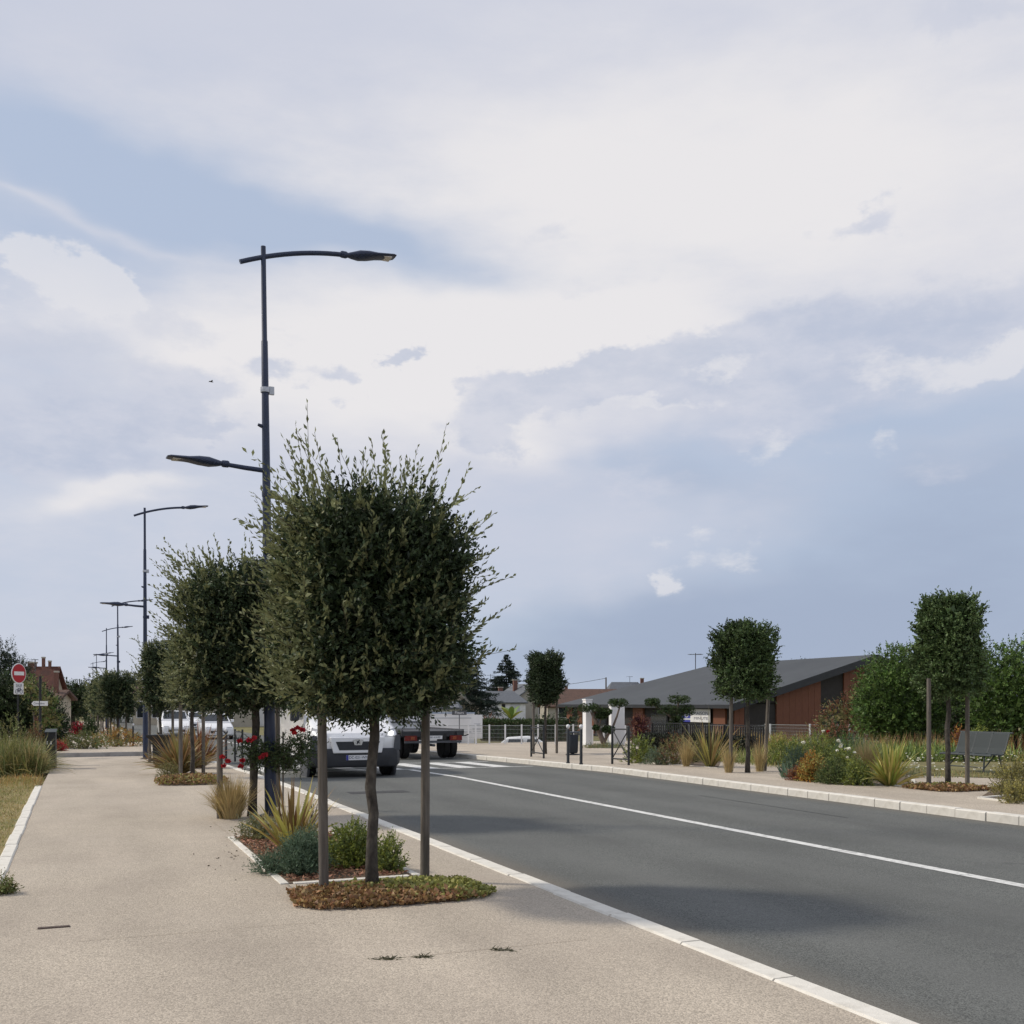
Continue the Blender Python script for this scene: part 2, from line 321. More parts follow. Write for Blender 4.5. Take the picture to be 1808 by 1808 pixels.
# ---------------------------------------------------------------- object helpers
def link(name, me, parent=None):
    o = bpy.data.objects.new(name, me); COL.objects.link(o)
    if parent: o.parent = parent
    return o
def tag(o, label=None, cat=None, group=None, kind=None):
    if label: o['label'] = label
    if cat: o['category'] = cat
    if group: o['group'] = group
    if kind: o['kind'] = kind
    return o
def thing(name, label, cat, loc=(0, 0, 0), rz=0., group=None, tilt=None):
    o = link(name, None); o.location = loc; o.rotation_euler = (tilt[0] if tilt else 0, tilt[1] if tilt else 0, rz); o.empty_display_size = .1
    return tag(o, label, cat, group)
class MB:
    def __init__(s): s.v = []; s.f = []; s.mi = []; s.m = 0
    def add(s, vs, fs):
        n = len(s.v); s.v += [tuple(v) for v in vs]; s.f += [[i + n for i in f] for f in fs]; s.mi += [s.m] * len(fs); return s
    def box(s, c, d, rz=0., taper=1.):
        x, y, z = (q / 2 for q in d); cs, sn = math.cos(rz), math.sin(rz); vs = []
        for dz, k in ((-z, 1.), (z, taper)):
            for dx, dy in ((-x, -y), (x, -y), (x, y), (-x, y)):
                a, b = dx * k, dy * k
                vs.append((c[0] + a * cs - b * sn, c[1] + a * sn + b * cs, c[2] + dz))
        return s.add(vs, [[0, 3, 2, 1], [4, 5, 6, 7], [0, 1, 5, 4], [1, 2, 6, 5], [2, 3, 7, 6], [3, 0, 4, 7]])
    def tube(s, pts, rad, n=8, cap=True, flat=1.):
        pts = [Vector(p) for p in pts]; rad = rad if isinstance(rad, (list, tuple)) else [rad] * len(pts)
        vs = []; fs = []; prev = None
        for i, p in enumerate(pts):
            t = (pts[min(i + 1, len(pts) - 1)] - pts[max(i - 1, 0)]).normalized()
            a = Vector((0, 0, 1)) if abs(t.z) < .9 else Vector((0, 1, 0))
            u = t.cross(a).normalized() if prev is None else (prev - t * prev.dot(t)).normalized()
            prev = u; w = t.cross(u)
            for k in range(n):
                an = 2 * math.pi * k / n
                vs.append(p + (u * math.cos(an) + w * math.sin(an) * flat) * rad[i])
        for i in range(len(pts) - 1):
            for k in range(n):
                fs.append([i * n + k, i * n + (k + 1) % n, (i + 1) * n + (k + 1) % n, (i + 1) * n + k])
        if cap: fs.append(list(range(n))[::-1]); fs.append([(len(pts) - 1) * n + k for k in range(n)])
        return s.add(vs, fs)
    def lathe(s, prof, n=20, c=(0, 0, 0), axis='z'):
        vs = []; fs = []
        for r, h in prof:
            for k in range(n):
                a = 2 * math.pi * k / n; p = (r * math.cos(a), r * math.sin(a), h)
                if axis == 'x': p = (p[2], p[0], p[1])
                if axis == 'y': p = (p[1], p[2], p[0])
                vs.append((p[0] + c[0], p[1] + c[1], p[2] + c[2]))
        for i in range(len(prof) - 1):
            for k in range(n): fs.append([i * n + k, i * n + (k + 1) % n, (i + 1) * n + (k + 1) % n, (i + 1) * n + k])
        fs.append(list(range(n))[::-1]); fs.append([(len(prof) - 1) * n + k for k in range(n)])
        return s.add(vs, fs)
    def prism(s, poly, y0, y1, plane='xz'):
        def P(a, b, h): return {'xz': (a, h, b), 'xy': (a, b, h), 'yz': (h, a, b)}[plane]
        n = len(poly); vs = [P(a, b, y0) for a, b in poly] + [P(a, b, y1) for a, b in poly]
        fs = [list(range(n)), [n + i for i in range(n)][::-1]] + [[i, n + i, n + (i + 1) % n, (i + 1) % n] for i in range(n)]
        return s.add(vs, fs)
    def poly(s, vs): return s.add(vs, [list(range(len(vs)))])
    def loft(s, secs, cap=True):
        n = len(secs[0]); vs = [v for q in secs for v in q]; fs = []
        for i in range(len(secs) - 1):
            for k in range(n): fs.append([i * n + k, i * n + (k + 1) % n, (i + 1) * n + (k + 1) % n, (i + 1) * n + k])
        if cap: fs.append(list(range(n))[::-1]); fs.append([(len(secs) - 1) * n + k for k in range(n)])
        return s.add(vs, fs)
    def mesh(s, name, m, smooth=False):
        me = bpy.data.meshes.new(name); me.from_pydata(s.v, [], s.f)
        for x in (m if isinstance(m, (list, tuple)) else [m]): me.materials.append(x)
        if max(s.mi, default=0): me.polygons.foreach_set('material_index', s.mi)
        if smooth: me.polygons.foreach_set('use_smooth', [True] * len(me.polygons))
        me.update(); return me
    def build(s, name, m, parent=None, smooth=False, bevel=0., auto=None):
        o = link(name, s.mesh(name, m, smooth), parent)
        if bevel:
            b = o.modifiers.new('bevel', 'BEVEL'); b.width = bevel; b.segments = 2; b.limit_method = 'ANGLE'; b.angle_limit = R(40)
        if auto:
            try: o.data.set_sharp_from_angle(angle=R(auto))
            except Exception: pass
        return o
def text(name, body, size, m, parent, loc, rot, sx=1.):
    c = bpy.data.curves.new(name, 'FONT'); c.body = body; c.size = size; c.align_x = 'CENTER'; c.align_y = 'CENTER'; c.extrude = .001
    c.materials.append(m); tmp = link(name, c); bpy.context.view_layer.update()
    me = bpy.data.meshes.new_from_object(tmp.evaluated_get(bpy.context.evaluated_depsgraph_get())); bpy.data.objects.remove(tmp)
    if not me.materials: me.materials.append(m)
    o = link(name, me, parent); o.location = loc; o.rotation_euler = rot; o.scale = (sx, 1, 1); return o

class Leafer:
    """collects thousands of small leaf quads and thin twigs into one mesh"""
    def __init__(s): s.V = []; s.F = []; s.MI = []; s.n = 0
    def quads(s, v, mi):              # v: (n,4,3)
        n = len(v)
        if not n: return
        s.V.append(v.reshape(-1, 3)); s.F.append(np.arange(n * 4).reshape(n, 4) + s.n); s.MI.append(np.full(n, mi)); s.n += n * 4
    def leaves(s, P, D, Ln, W, mi=0, fold=.3):
        P = np.asarray(P, float); D = np.asarray(D, float); n = len(P)
        if not n: return
        D = D / (np.linalg.norm(D, axis=1, keepdims=True) + 1e-9)
        Q = rng.normal(size=(n, 3)); S = np.cross(D, Q); S /= np.linalg.norm(S, axis=1, keepdims=True) + 1e-9; U = np.cross(D, S)
        Ln = np.broadcast_to(np.asarray(Ln, float), (n,))[:, None]; W = np.broadcast_to(np.asarray(W, float), (n,))[:, None]
        mid = P + D * Ln * .48
        s.quads(np.stack([P, mid + S * W / 2 + U * W * fold, P + D * Ln, mid - S * W / 2 + U * W * fold], 1), mi)
    def strip(s, pts, width, mi=0, up=None):     # pts (n,k,3) blades, width (n,k)
        n, k, _ = pts.shape
        T = pts[:, -1] - pts[:, 0]; Q = rng.normal(size=(n, 3)) if up is None else up
        S = np.cross(T, Q); S /= np.linalg.norm(S, axis=1, keepdims=True) + 1e-9
        a = pts + S[:, None, :] * width[..., None] / 2; b = pts - S[:, None, :] * width[..., None] / 2
        V = np.stack([a, b], 2).reshape(n, k * 2, 3)
        base = (np.arange(n) * k * 2)[:, None, None]
        f = np.array([[2 * i, 2 * i + 1, 2 * i + 3, 2 * i + 2] for i in range(k - 1)])[None]
        s.V.append(V.reshape(-1, 3)); F = (f + base).reshape(-1, 4) + s.n; s.F.append(F); s.MI.append(np.full(len(F), mi)); s.n += n * k * 2
    def twigs(s, P, D, Ln, nl, LL, LW, mi=0, stem=None, sr=.003, spread=.9, curve=.12):
        P = np.asarray(P, float); D = np.asarray(D, float); n = len(P)
        if not n: return
        D = D / (np.linalg.norm(D, axis=1, keepdims=True) + 1e-9); Ln = np.broadcast_to(np.asarray(Ln, float), (n,))
        C = rng.normal(size=(n, 3)) * curve
        if stem is not None:
            k = 3; t = np.linspace(0, 1, k)
            pts = P[:, None] + D[:, None] * (Ln[:, None] * t)[..., None] + C[:, None] * (Ln[:, None] * t * t)[..., None]
            s.strip(pts, np.tile(np.linspace(sr * 2, sr, k), (n, 1)), stem)
        t = (np.arange(nl) + .6) / nl
        t = np.clip(t[None] * np.ones((n, 1)) + rng.normal(size=(n, nl)) * .3 / nl, .03, 1)
        base = P[:, None] + D[:, None] * (Ln[:, None] * t)[..., None] + C[:, None] * (Ln[:, None] * t * t)[..., None]
        ld = D[:, None] + rng.normal(size=(n, nl, 3)) * spread * .6
        sz = (1.05 - .35 * t) * rng.uniform(.75, 1.2, (n, nl))
        s.leaves(base.reshape(-1, 3), ld.reshape(-1, 3), (LL * sz).ravel(), (LW * sz).ravel(), mi)
    def build(s, name, mats, parent=None, kind='stuff'):
        me = bpy.data.meshes.new(name)
        V = np.concatenate(s.V); F = np.concatenate(s.F); MI = np.concatenate(s.MI)
        me.vertices.add(len(V)); me.vertices.foreach_set('co', V.astype(np.float32).ravel())
        me.loops.add(len(F) * 4); me.loops.foreach_set('vertex_index', F.astype(np.int32).ravel())
        me.polygons.add(len(F)); me.polygons.foreach_set('loop_start', (np.arange(len(F)) * 4).astype(np.int32))
        try: me.polygons.foreach_set('loop_total', np.full(len(F), 4, np.int32))
        except Exception: pass
        for m in mats: me.materials.append(m)
        me.polygons.foreach_set('material_index', MI.astype(np.int32)); me.update(calc_edges=True)
        o = link(name, me, parent)
        if kind: o['kind'] = kind
        return o
def unit(n):
    v = rng.normal(size=(n, 3)); return v / np.linalg.norm(v, axis=1, keepdims=True)
def nz3(P, f, seed=0.):
    return np.array([mnoise.noise(Vector((p[0] * f + seed, p[1] * f + seed * .7, p[2] * f - seed))) for p in P])

# ================================================================ SETTING
def ribbon(name, x0, x1, zo, y0, y1, m, label, nx=1, extra=()):
    ys = sorted({y0, y1, *[v for v in (22., 30., 40., 50., 60., 90., 140.) if y0 < v < y1]}); b = MB(); xs = [x0 + (x1 - x0) * i / nx for i in range(nx + 1)]
    vs = [(x, y, g(y) + zo) for y in ys for x in xs]; k = nx + 1
    b.add(vs, [[j * k + i, j * k + i + 1, (j + 1) * k + i + 1, (j + 1) * k + i] for j in range(len(ys) - 1) for i in range(nx)])
    return tag(b.build(name, m), label, kind='structure')
EX, CLX, RX = 3.88, 7.85, 11.7                        # pavement kerb, centre line, far kerb
def terrain():
    xs = [-3000, -400, -60, 0, 16, 18.6, 19.4, 27, 28, 60, 400, 3000]; ys = [-60, 0, 22, 30, 40, 46.6, 47.4, 55, 56, 60, 90, 400, 5000]
    vs = [(x, y, g(y) - .16 - (1.0 if 19 < x < 27.5 and 47 < y < 55.5 else 0)) for y in ys for x in xs]; k = len(xs)
    b = MB(); b.add(vs, [[j * k + i, j * k + i + 1, (j + 1) * k + i + 1, (j + 1) * k + i] for j in range(len(ys) - 1) for i in range(k - 1)])
    return tag(b.build('ground', M_TERR), 'dry grassy earth reaching out to the horizon', kind='structure')
ground = terrain()
lawn = ribbon('lawn', -14, -.72, -.012, -2, 26, M_LAWN, 'patchy dry lawn beside the beige pavement')
pave = ribbon('pavement', -.62, EX - .17, 0, -3, 37.2, M_PAVE, 'wide beige stone-chip pavement with the staked trees')
pave2 = ribbon('pavement', RX + .16, 30, RP, -3, 34, M_PAVE, 'beige pavement across the road behind the tall pale kerb')
pave3 = ribbon('pavement', RX + .16, 26.5, RP, 34.004, 46, M_PAVE, 'beige pavement in front of the white wire fence')
road = ribbon('road', EX - .02, RX + .02, ROAD, -3, 320, M_ASPH, 'dark grey asphalt street running towards the distant lamps')
side = ribbon('side_road', -30, EX - .02, ROAD, 37.2, 40.2, M_PAVE, 'beige side road mouth crossing the pavement')

def joint(x0, y0, x1, y1, w, parent, m=M_JOINT, zo=PAV):
    d = Vector((x1 - x0, y1 - y0)); n = Vector((-d.y, d.x)).normalized() * w / 2; k = 6; vs = []
    for i in range(k + 1):
        t = i / k; j = random.uniform(-.006, .006); p = Vector((x0, y0)) + d * t; 
        vs += [(p.x + n.x + j, p.y + n.y + j, g(p.y) + zo + .004), (p.x - n.x + j, p.y - n.y + j, g(p.y) + zo + .004)]
    MB().add(vs, [[2 * i, 2 * i + 1, 2 * i + 3, 2 * i + 2] for i in range(k)]).build('expansion_joint', m, parent)
M_JT = mat('pavement_joint', (.37, .315, .25), .95, .25, 25)
for (a, b_, y) in ((.0, .9, 7.62), (1.1, 1.6, 7.64), (1.9, 3.2, 6.35), (-.5, 2.2, 20.4)): joint(a, y, b_, y + random.uniform(-.03, .03), .005, pave, M_JT)
joint(1.72, 8.05, 1.72, 9.7, .012, pave, M_JOINT); joint(1.72, 13.2, 1.70, 14.6, .01, pave, M_JT)
for (px, py, w, l) in ((150, 1358, .55, .9), (135, 1352, 1.2, .5)):
    p, s = at(px, py); MB().add([(p.x - w / 2, p.y - l / 2, p.z + .004), (p.x + w / 2, p.y - l / 2, p.z + .004), (p.x + w / 2, p.y + l / 2, p.z + .004), (p.x - w / 2, p.y + l / 2, p.z + .004)], [[0, 1, 2, 3]]).build('patch', mat('grey_patch', (.30, .265, .225), .9, .1, 9), pave)

# kerbs: bed plus single stones
def kerb(name, label, x0, w, z0, z1, ys, m, gap=.014, ch=.014):
    y = ys[0]; bed = MB(); e = []
    for v in sorted({ys[0], ys[1], *[q for q in (22., 30., 40., 50., 60.) if ys[0] < q < ys[1]]}): e.append(v)
    vs = []
    for v in e: vs += [(x0 + .012, v, g(v) + z1 - .012), (x0 + w - .012, v, g(v) + z1 - .012), (x0 + w - .012, v, g(v) + z0 - .1), (x0 + .012, v, g(v) + z0 - .1)]
    bed.loft([vs[i * 4:i * 4 + 4] for i in range(len(e))])
    root = tag(bed.build(name, M_JOINT), label, kind='structure')
    L = ys[2]; d = z1 - z0 + .1
    b = MB(); hl = L / 2 - gap / 2
    b.loft([[(sx, sy, sz) for sx, sz in ((0, -d), (w, -d), (w, -ch), (w - ch, 0), (ch, 0), (0, -ch))] for sy in (-hl, hl)])
    me = b.mesh('kerb_stone', m)
    while y + L / 2 < ys[1]:
        o = link('kerb_stone', me, root); yc = y + L / 2
        o.location = (x0 + random.uniform(-.008, .008), yc, g(yc) + z1 + random.uniform(-.003, .003)); o.rotation_euler = (-.014 if yc > 22 else 0, random.uniform(-.006, .006), random.uniform(-.003, .003))
        y += L
    return root
kerb('kerb', 'flush pale stone kerb between beige pavement and road', EX - .18, .17, ROAD, .012, (1.0, 37.2, 1.0), M_KERB)
kerb('kerb', 'raised pale stone kerb across the road below the planted beds', RX, .17, ROAD, RP + .006, (6.0, 62., .55), M_KERB)
kerb('edging', 'white stone edging between the dry lawn and the pavement', -.74, .13, -.03, .02, (1.0, 22.5, 1.0), M_KERB)
# raised island beyond the side road, its dark kerb facing us
isl = tag(MB().loft([[(-9, y, g(y) - .3), (3.2, y, g(y) - .3), (3.2, y, g(y) + .1), (-9, y, g(y) + .1)] for y in (40.2, 50., 60., 130.)]).build('pavement', M_PAVE), 'raised pavement beyond the side road with far planted trees', kind='structure')
kr = tag(MB().box((-2.9, 40.12, g(40) - .05), (12.2, .12, .25)).build('kerb', M_JOINT), 'grey kerb facing the side road mouth', kind='structure')
sm = MB().box((0, 0, 0), (.992, .14, .3)).mesh('kerb_stone', M_KERBD)
for i in range(12):
    o = link('kerb_stone', sm, kr); o.location = (-8.4 + i, 40.1, g(40) - .04 + random.uniform(-.003, .003))

# painted markings
def mark(name, pts, label=None, parent=None, zo=ROAD + .004):
    return MB().poly([(x, y, g(y) + zo) for x, y in pts]).build(name, M_LINE, parent)
cw_y0, cw_y1 = 26.0, 29.2
line = MB(); yy = [2., 22., 25.6]
line.add([(CLX + s * .075, y, g(y) + ROAD + .004) for y in yy for s in (-1, 1)], [[2 * i, 2 * i + 1, 2 * i + 3, 2 * i + 2] for i in range(2)])
yy = [29.8, 40, 50, 60, 200]
line.add([(CLX + s * .075, y, g(y) + ROAD + .004) for y in yy for s in (-1, 1)], [[2 * i, 2 * i + 1, 2 * i + 3, 2 * i + 2] for i in range(4)])
tag(line.build('centre_line', M_LINE), 'continuous white centre line painted along the asphalt', kind='structure')
cw = mark('crosswalk', [(EX + .3, cw_y0 - .16), (RX - .3, cw_y0 - .16), (RX - .3, cw_y0 - .02), (EX + .3, cw_y0 - .02)]); tag(cw, 'white zebra crossing painted across the road ahead of the van', kind='structure')
mark('edge_bar', [(EX + .3, cw_y1 + .02), (RX - .3, cw_y1 + .02), (RX - .3, cw_y1 + .16), (EX + .3, cw_y1 + .16)], parent=cw)
x = EX + .4
while x < RX - .6:
    mark('crossing_bar', [(x, cw_y0), (x + .5, cw_y0), (x + .5, cw_y1), (x, cw_y1)], parent=cw); x += 1.0
# tyre-worn seams and a trench patch in the asphalt
for (a, b_, c_, d_) in ((10.2, 12., 10.25, 16.),):
    joint(a, b_, c_, d_, .02, road, mat('tar_seam', (.06, .061, .063), .8, .2, 20), ROAD)
p, s = at(660, 1398, ROAD); MB().add([(p.x - .5, p.y - .35, p.z + .004), (p.x + .6, p.y - .35, p.z + .004), (p.x + .6, p.y + .1, p.z + .004), (p.x - .5, p.y + .1, p.z + .004)], [[0, 1, 2, 3]]).build('manhole_patch', mat('tar_patch', (.05, .05, .052), .85, .15, 15), road)
# small drain bar in the pavement
p, s = at(95, 1638); dr = MB().box((0, 0, .002), (.21, .045, .012)).build('drain_grate', mat('rusty_iron', (.085, .06, .05), .8, .3, 40)); dr.location = p; tag(dr, 'small rusty drain bar set in the beige pavement', 'drain')

# bed soils and planter edging
def bed(label, pts, zo, m=M_SOIL, z=.006):
    bm = bmesh.new(); bm.faces.new([bm.verts.new((q.x, q.y, q.z)) for q in pts])
    for y in (22, 26, 30, 34, 38, 42, 46): bmesh.ops.bisect_plane(bm, geom=bm.verts[:] + bm.edges[:] + bm.faces[:], plane_co=(0, y, 0), plane_no=(0, 1, 0))
    for v in bm.verts: v.co.z = g(v.co.y) + zo + z
    bmesh.ops.recalc_face_normals(bm, faces=bm.faces[:]); me = bpy.data.meshes.new('planting_bed'); bm.to_mesh(me); bm.free(); me.materials.append(m)
    return tag(link('planting_bed', me), label, kind='structure')
PL = (1.70, 9.33, 2.92, 12.85)                        # planter: x0,y0,x1,y1
pb = bed('mulched planting bed edged in white stone behind the first tree', [Vector((PL[0], PL[1], 0)), Vector((PL[2], PL[1], 0)), Vector((PL[2], PL[3], 0)), Vector((PL[0], PL[3], 0))], 0)
def edging(parent, x0, y0, x1, y1, w=.075, zo=PAV, seg=.8):
    for (a, b_, c_, d_) in ((x0, y0, x0, y1), (x1, y0, x1, y1), (x0 + w, y0, x1 - w, y0), (x0 + w, y1, x1 - w, y1)):
        L = math.hypot(c_ - a, d_ - b_); n = max(1, round(L / seg))
        for i in range(n):
            t = (i + .5) / n; cx, cy = a + (c_ - a) * t, b_ + (d_ - b_) * t
            horiz = abs(c_ - a) > abs(d_ - b_)
            MB().box((cx, cy, g(cy) + zo - .014), ((L / n - .006) if horiz else w, w if horiz else (L / n - .006), .05)).build('edging_stone', M_KERB, parent, bevel=.005)
edging(pb, *PL)

# ================================================================ STREET LAMPS
def lamp_head(parent, base, sgn, sc_=1.12, rise=.04):
    h = MB(); secs = []
    for t, w, u, d in ((0, .04, .035, .03), (.06, .07, .05, .05), (.16, .115, .075, .07), (.28, .13, .07, .06), (.40, .125, .045, .035), (.62, .12, .03, .02), (.66, .10, .012, .012)):
        secs.append([(base[0] + sgn * t * sc_, base[1] + math.cos(a) * w, base[2] + (math.sin(a) * (u if math.sin(a) > 0 else d)) * .95 + t * rise) for a in [2 * math.pi * k / 14 for k in range(14)]])
    if sgn < 0: secs = [q[::-1] for q in secs]
    hd = h.loft(secs).build('lamp_head', M_LEAD, parent, smooth=True, auto=50)
    MB().box((base[0] + sgn * .56, base[1], base[2] + .5 * rise - .012), (.22, .17, .022)).build('lens', M_GLASSD, hd)
    MB().lathe([(.045, -.05), (.05, -.03), (.05, .03), (.04, .05)], 12, (base[0] - sgn * .05, base[1], base[2]), 'x').build('collar', M_LEAD, hd, smooth=True, auto=40)
def make_lamp(name, label, H=8.1):
    t = thing(name, label, 'street lamp', group='street lamps')
    q = MB().tube([(0, 0, -.1), (0, 0, .02), (0, 0, 1.2), (0, 0, 1.25), (0, 0, 3.3), (0, 0, 5.3), (0, 0, 6.75), (0, 0, 6.77), (0, 0, H)], [.088, .085, .082, .078, .066, .054, .046, .038, .035], 16)
    q.build('pole', M_LEAD, t, smooth=True, auto=40)
    MB().lathe([(.16, -.02), (.16, .015), (.12, .03)], 16).build('base_plate', M_LEAD, t)
    A = []
    for i in range(13):
        x = -.33 + 1.52 * i / 12; A.append((x, .0, H - .15 + .34 * x - .115 * x * x))
    MB().tube(A, .034, 12).build('arm', M_LEAD, t, smooth=True, auto=40)
    lamp_head(t, (1.24, 0, A[-1][2] + .003), 1, rise=.15)
    MB().tube([(.05, 0, 4.91), (-.3, 0, 4.93), (-.58, 0, 4.955)], [.036, .034, .03], 12).build('arm', M_LEAD, t, smooth=True, auto=40)
    lamp_head(t, (-.62, 0, 4.96), -1)
    for z in (6.06, 4.58):
        MB().lathe([(.066, -.035), (.068, 0), (.066, .035)], 14, (0, 0, z)).box((.09, 0, z), (.07, .05, .11)).build('clamp', M_STEEL if z > 5 else M_LEAD, t)
    MB().tube([(-.05, 0, 5.54), (-.11, 0, 5.56)], [.03, .02], 8).build('sensor', M_LEAD, t)
    return t
def copy_tree(o, parent=None):
    c = o.copy(); COL.objects.link(c); c.parent = parent
    for k in ch_of.get(o.name, []): copy_tree(k, c)
    return c
ch_of = {}
def index_children(o):
    ch_of[o.name] = list(o.children)
    for k in o.children: index_children(k)
lamp0 = make_lamp('street_lamp', 'tall dark double-arm street lamp beside the rose, nearest of the row')
p, s = at(478, 1440); lamp0.location = p; lamp0.rotation_euler = (0, R(-.75), R(4))
bpy.context.view_layer.update(); index_children(lamp0)
LL = [(257, 33.8, 'slim dark street lamp rising through the third clipped tree, second in the row'), (209, 61.5, 'street lamp with paired arms, third in the receding row'),
      (188, 83, 'street lamp fourth in the receding row'), (171, 126, 'small distant street lamp, fifth in the row'), (164.5, 152, 'small distant street lamp, sixth in the row'),
      (157.5, 205, 'tiny distant street lamp, seventh in the row'), (151.5, 245, 'tiny distant street lamp, farthest of the row')]
for px, dep, lab in LL:
    c = copy_tree(lamp0); p, s = far(px, dep); c.location = p; c.rotation_euler = (0, R(random.uniform(-.4, .1)), R(random.uniform(-3, 3))); c['label'] = lab

# ================================================================ CLIPPED OAKS WITH STAKES
def make_oak(label, loc, hw, hd, z0, z1, n_tw, LLn, LW, top=0, side=0, front=0, stakes=((-.43, 0), (.43, 0)), stake_h=None, seed=1, mats=(F_OAK, F_OAKN, M_TWIG), lean=0., cx=0., group='clipped oaks', nl=11, topr=.8, shoot=(.3, .6), rz=0., trunk_r=.05, leans=(0, 0), gap=.12, newg=.30, power=3.4, sl=1., lk=1.):
    t = thing('clipped_oak', label, 'tree', loc, rz, group)
    zc = (z0 + z1) / 2; hz = (z1 - z0) / 2; stake_h = stake_h or z0 + .25
    lf = Leafer()
    P = rng.uniform(-1, 1, (int(n_tw * 1.35), 3)); nrm_ = (np.abs(P) ** power).sum(1, keepdims=True) ** (1 / power)
    Sd = P / nrm_
    r = 1 - .42 * rng.random(len(P)) ** 1.6
    Q = Sd * r[:, None]
    lump = nz3(Sd * np.array([hw, hd, hz]), 2.1, seed * 3.7) * .17 * lk + nz3(Sd * np.array([hw, hd, hz]), 5.0, seed * 1.3) * .11 * lk
    prof = 1 - (1 - topr) * np.clip(Q[:, 2], 0, 1) ** 1.5 - .16 * np.clip(-Q[:, 2] - .45, 0, 1) / .55
    W = np.stack([Q[:, 0] * hw * prof * (1 + lump) + cx, Q[:, 1] * hd * prof * (1 + lump), zc + Q[:, 2] * hz * (1 + lump * .5)], 1)
    keep = nz3(W, 3.2, seed * 5.1) > -.5 + gap * (r > .8); W = W[keep]; Sd = Sd[keep]
    D = Sd * 1.0 + np.array([0, 0, .45]) + rng.normal(size=W.shape) * .45
    lit = rng.random(len(W)) < .07 + newg * (Sd[:, 0] - .5 * Sd[:, 1] < -.35)  # lit look painted by colour: second leaf tone favoured on the sun side
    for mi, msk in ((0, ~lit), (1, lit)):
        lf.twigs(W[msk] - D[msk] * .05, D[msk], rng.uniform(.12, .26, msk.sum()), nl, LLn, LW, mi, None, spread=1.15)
    # inner mass keeps the heart of the crown dark
    k = int(n_tw * 1.1); I = rng.uniform(-.72, .72, (k, 3)) * np.array([hw, hd, hz]) + np.array([cx, 0, zc])
    lf.leaves(I, unit(k), LLn * 2.4, LW * 3.2, 0)
    def shoots(o, d, ln, nl_=15):
        lf.twigs(o, d, ln, nl_, LLn * 1.2, LW * 1.1, 1, 2, .0028, .62, .14)
    if top:
        a = rng.uniform(-.9, .9, (top, 2)); o = np.stack([a[:, 0] * hw * topr + cx, a[:, 1] * hd * topr, np.full(top, z1 - .12)], 1)
        shoots(o, np.stack([a[:, 0] * .45, a[:, 1] * .35, np.ones(top)], 1) + rng.normal(size=(top, 3)) * .08, rng.uniform(shoot[0], shoot[1], top))
    if side:
        zz = rng.uniform(z0 + .1, z1, side); sg = np.where(rng.random(side) < .6, -1., 1.); ay = rng.uniform(-.8, .8, side)
        o = np.stack([sg * hw * .86 + cx, ay * hd, zz], 1)
        shoots(o, np.stack([sg * .9, ay * .4, np.full(side, .75)], 1) + rng.normal(size=(side, 3)) * .2, rng.uniform(.2, .5, side) * sl, 13)
    if front:
        ax = rng.uniform(-.9, .9, front); zz = rng.uniform(z0 + .05, z1 - .15, front)
        o = np.stack([ax * hw + cx, np.full(front, -hd * .88), zz], 1)
        shoots(o, np.stack([ax * .5, np.full(front, -.75), np.full(front, .7)], 1) + rng.normal(size=(front, 3)) * .25, rng.uniform(.12, .3, front), 11)
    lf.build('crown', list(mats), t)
    # trunk with kinks and a few limbs inside the crown
    k = random.Random(seed); pts = [(0, 0, -.05)]; zz = 0
    while zz < zc:
        zz += .22; pts.append((lean * zz + k.uniform(-.018, .018), k.uniform(-.018, .018), zz))
    rad = [trunk_r * (1.25 if i == 0 else 1.08 if i == 1 else 1) * (1 - .35 * i / len(pts)) * k.uniform(.94, 1.06) for i in range(len(pts))]
    tb = MB(); tb.tube(pts, rad, 12)
    for i in range(7):
        z = k.uniform(z0 - .05, zc); a = k.uniform(0, 6.28); e = (math.cos(a) * hw * .7 + cx * .6, math.sin(a) * hd * .7, z + .5)
        tb.tube([(lean * z, 0, z), (e[0] * .5, e[1] * .5, z + .22), e], [trunk_r * .4, trunk_r * .28, .008], 6)
    tb.build('trunk', M_BARK, t, smooth=True)
    for i, (sx, sy) in enumerate(stakes):
        MB().tube([(sx, sy, -.05), (sx + leans[i % 2] * .5, sy, stake_h * .5), (sx + leans[i % 2], sy, stake_h)], [.043, .041, .038], 12).build('stake', M_STAKE, t, smooth=True, auto=50)
    if len(stakes) > 1:
        (a, b_), (c_, d_) = stakes[0], stakes[1]
        MB().tube([(a, b_, stake_h - .12), ((a + c_) / 2, (b_ + d_) / 2 - .02, stake_h - .14), (c_, d_, stake_h - .12)], .012, 6).build('tie', M_RUBBER, t)
    return t
def oak(label, px, py, zo, stk, **kw):
    p, s = at(px, py, zo); st = []
    for (sx, sy) in stk:
        q, _ = at(sx, sy, zo); st.append((q.x - p.x, q.y - p.y))
    return make_oak(label, p, stakes=tuple(st), **kw)
oak('nearest clipped oak with long feathery shoots on top, standing in the ivy patch', 658, 1572, PAV, ((572, 1578), (750, 1556)), hw=.76, hd=.72, z0=1.50, z1=3.34, lk=.6, n_tw=4800, LLn=.062, LW=.027, nl=10,
    top=60, side=140, front=90, shoot=(.34, .66), seed=3, newg=.5, topr=.86, trunk_r=.052, leans=(-.02, .01), cx=-.03, gap=.2, power=4.5)
oak('bushy clipped oak behind the near lamp, second tree of the row', 445, 1441, PAV, ((388, 1445), (490, 1424)), hw=.95, hd=.85, z0=1.5, z1=3.55, n_tw=3600, LLn=.062, LW=.03, newg=.45, top=44, side=130, front=90, shoot=(.2, .45), seed=5,
    topr=.78, lean=.03, cx=-.12, gap=.25, trunk_r=.062)
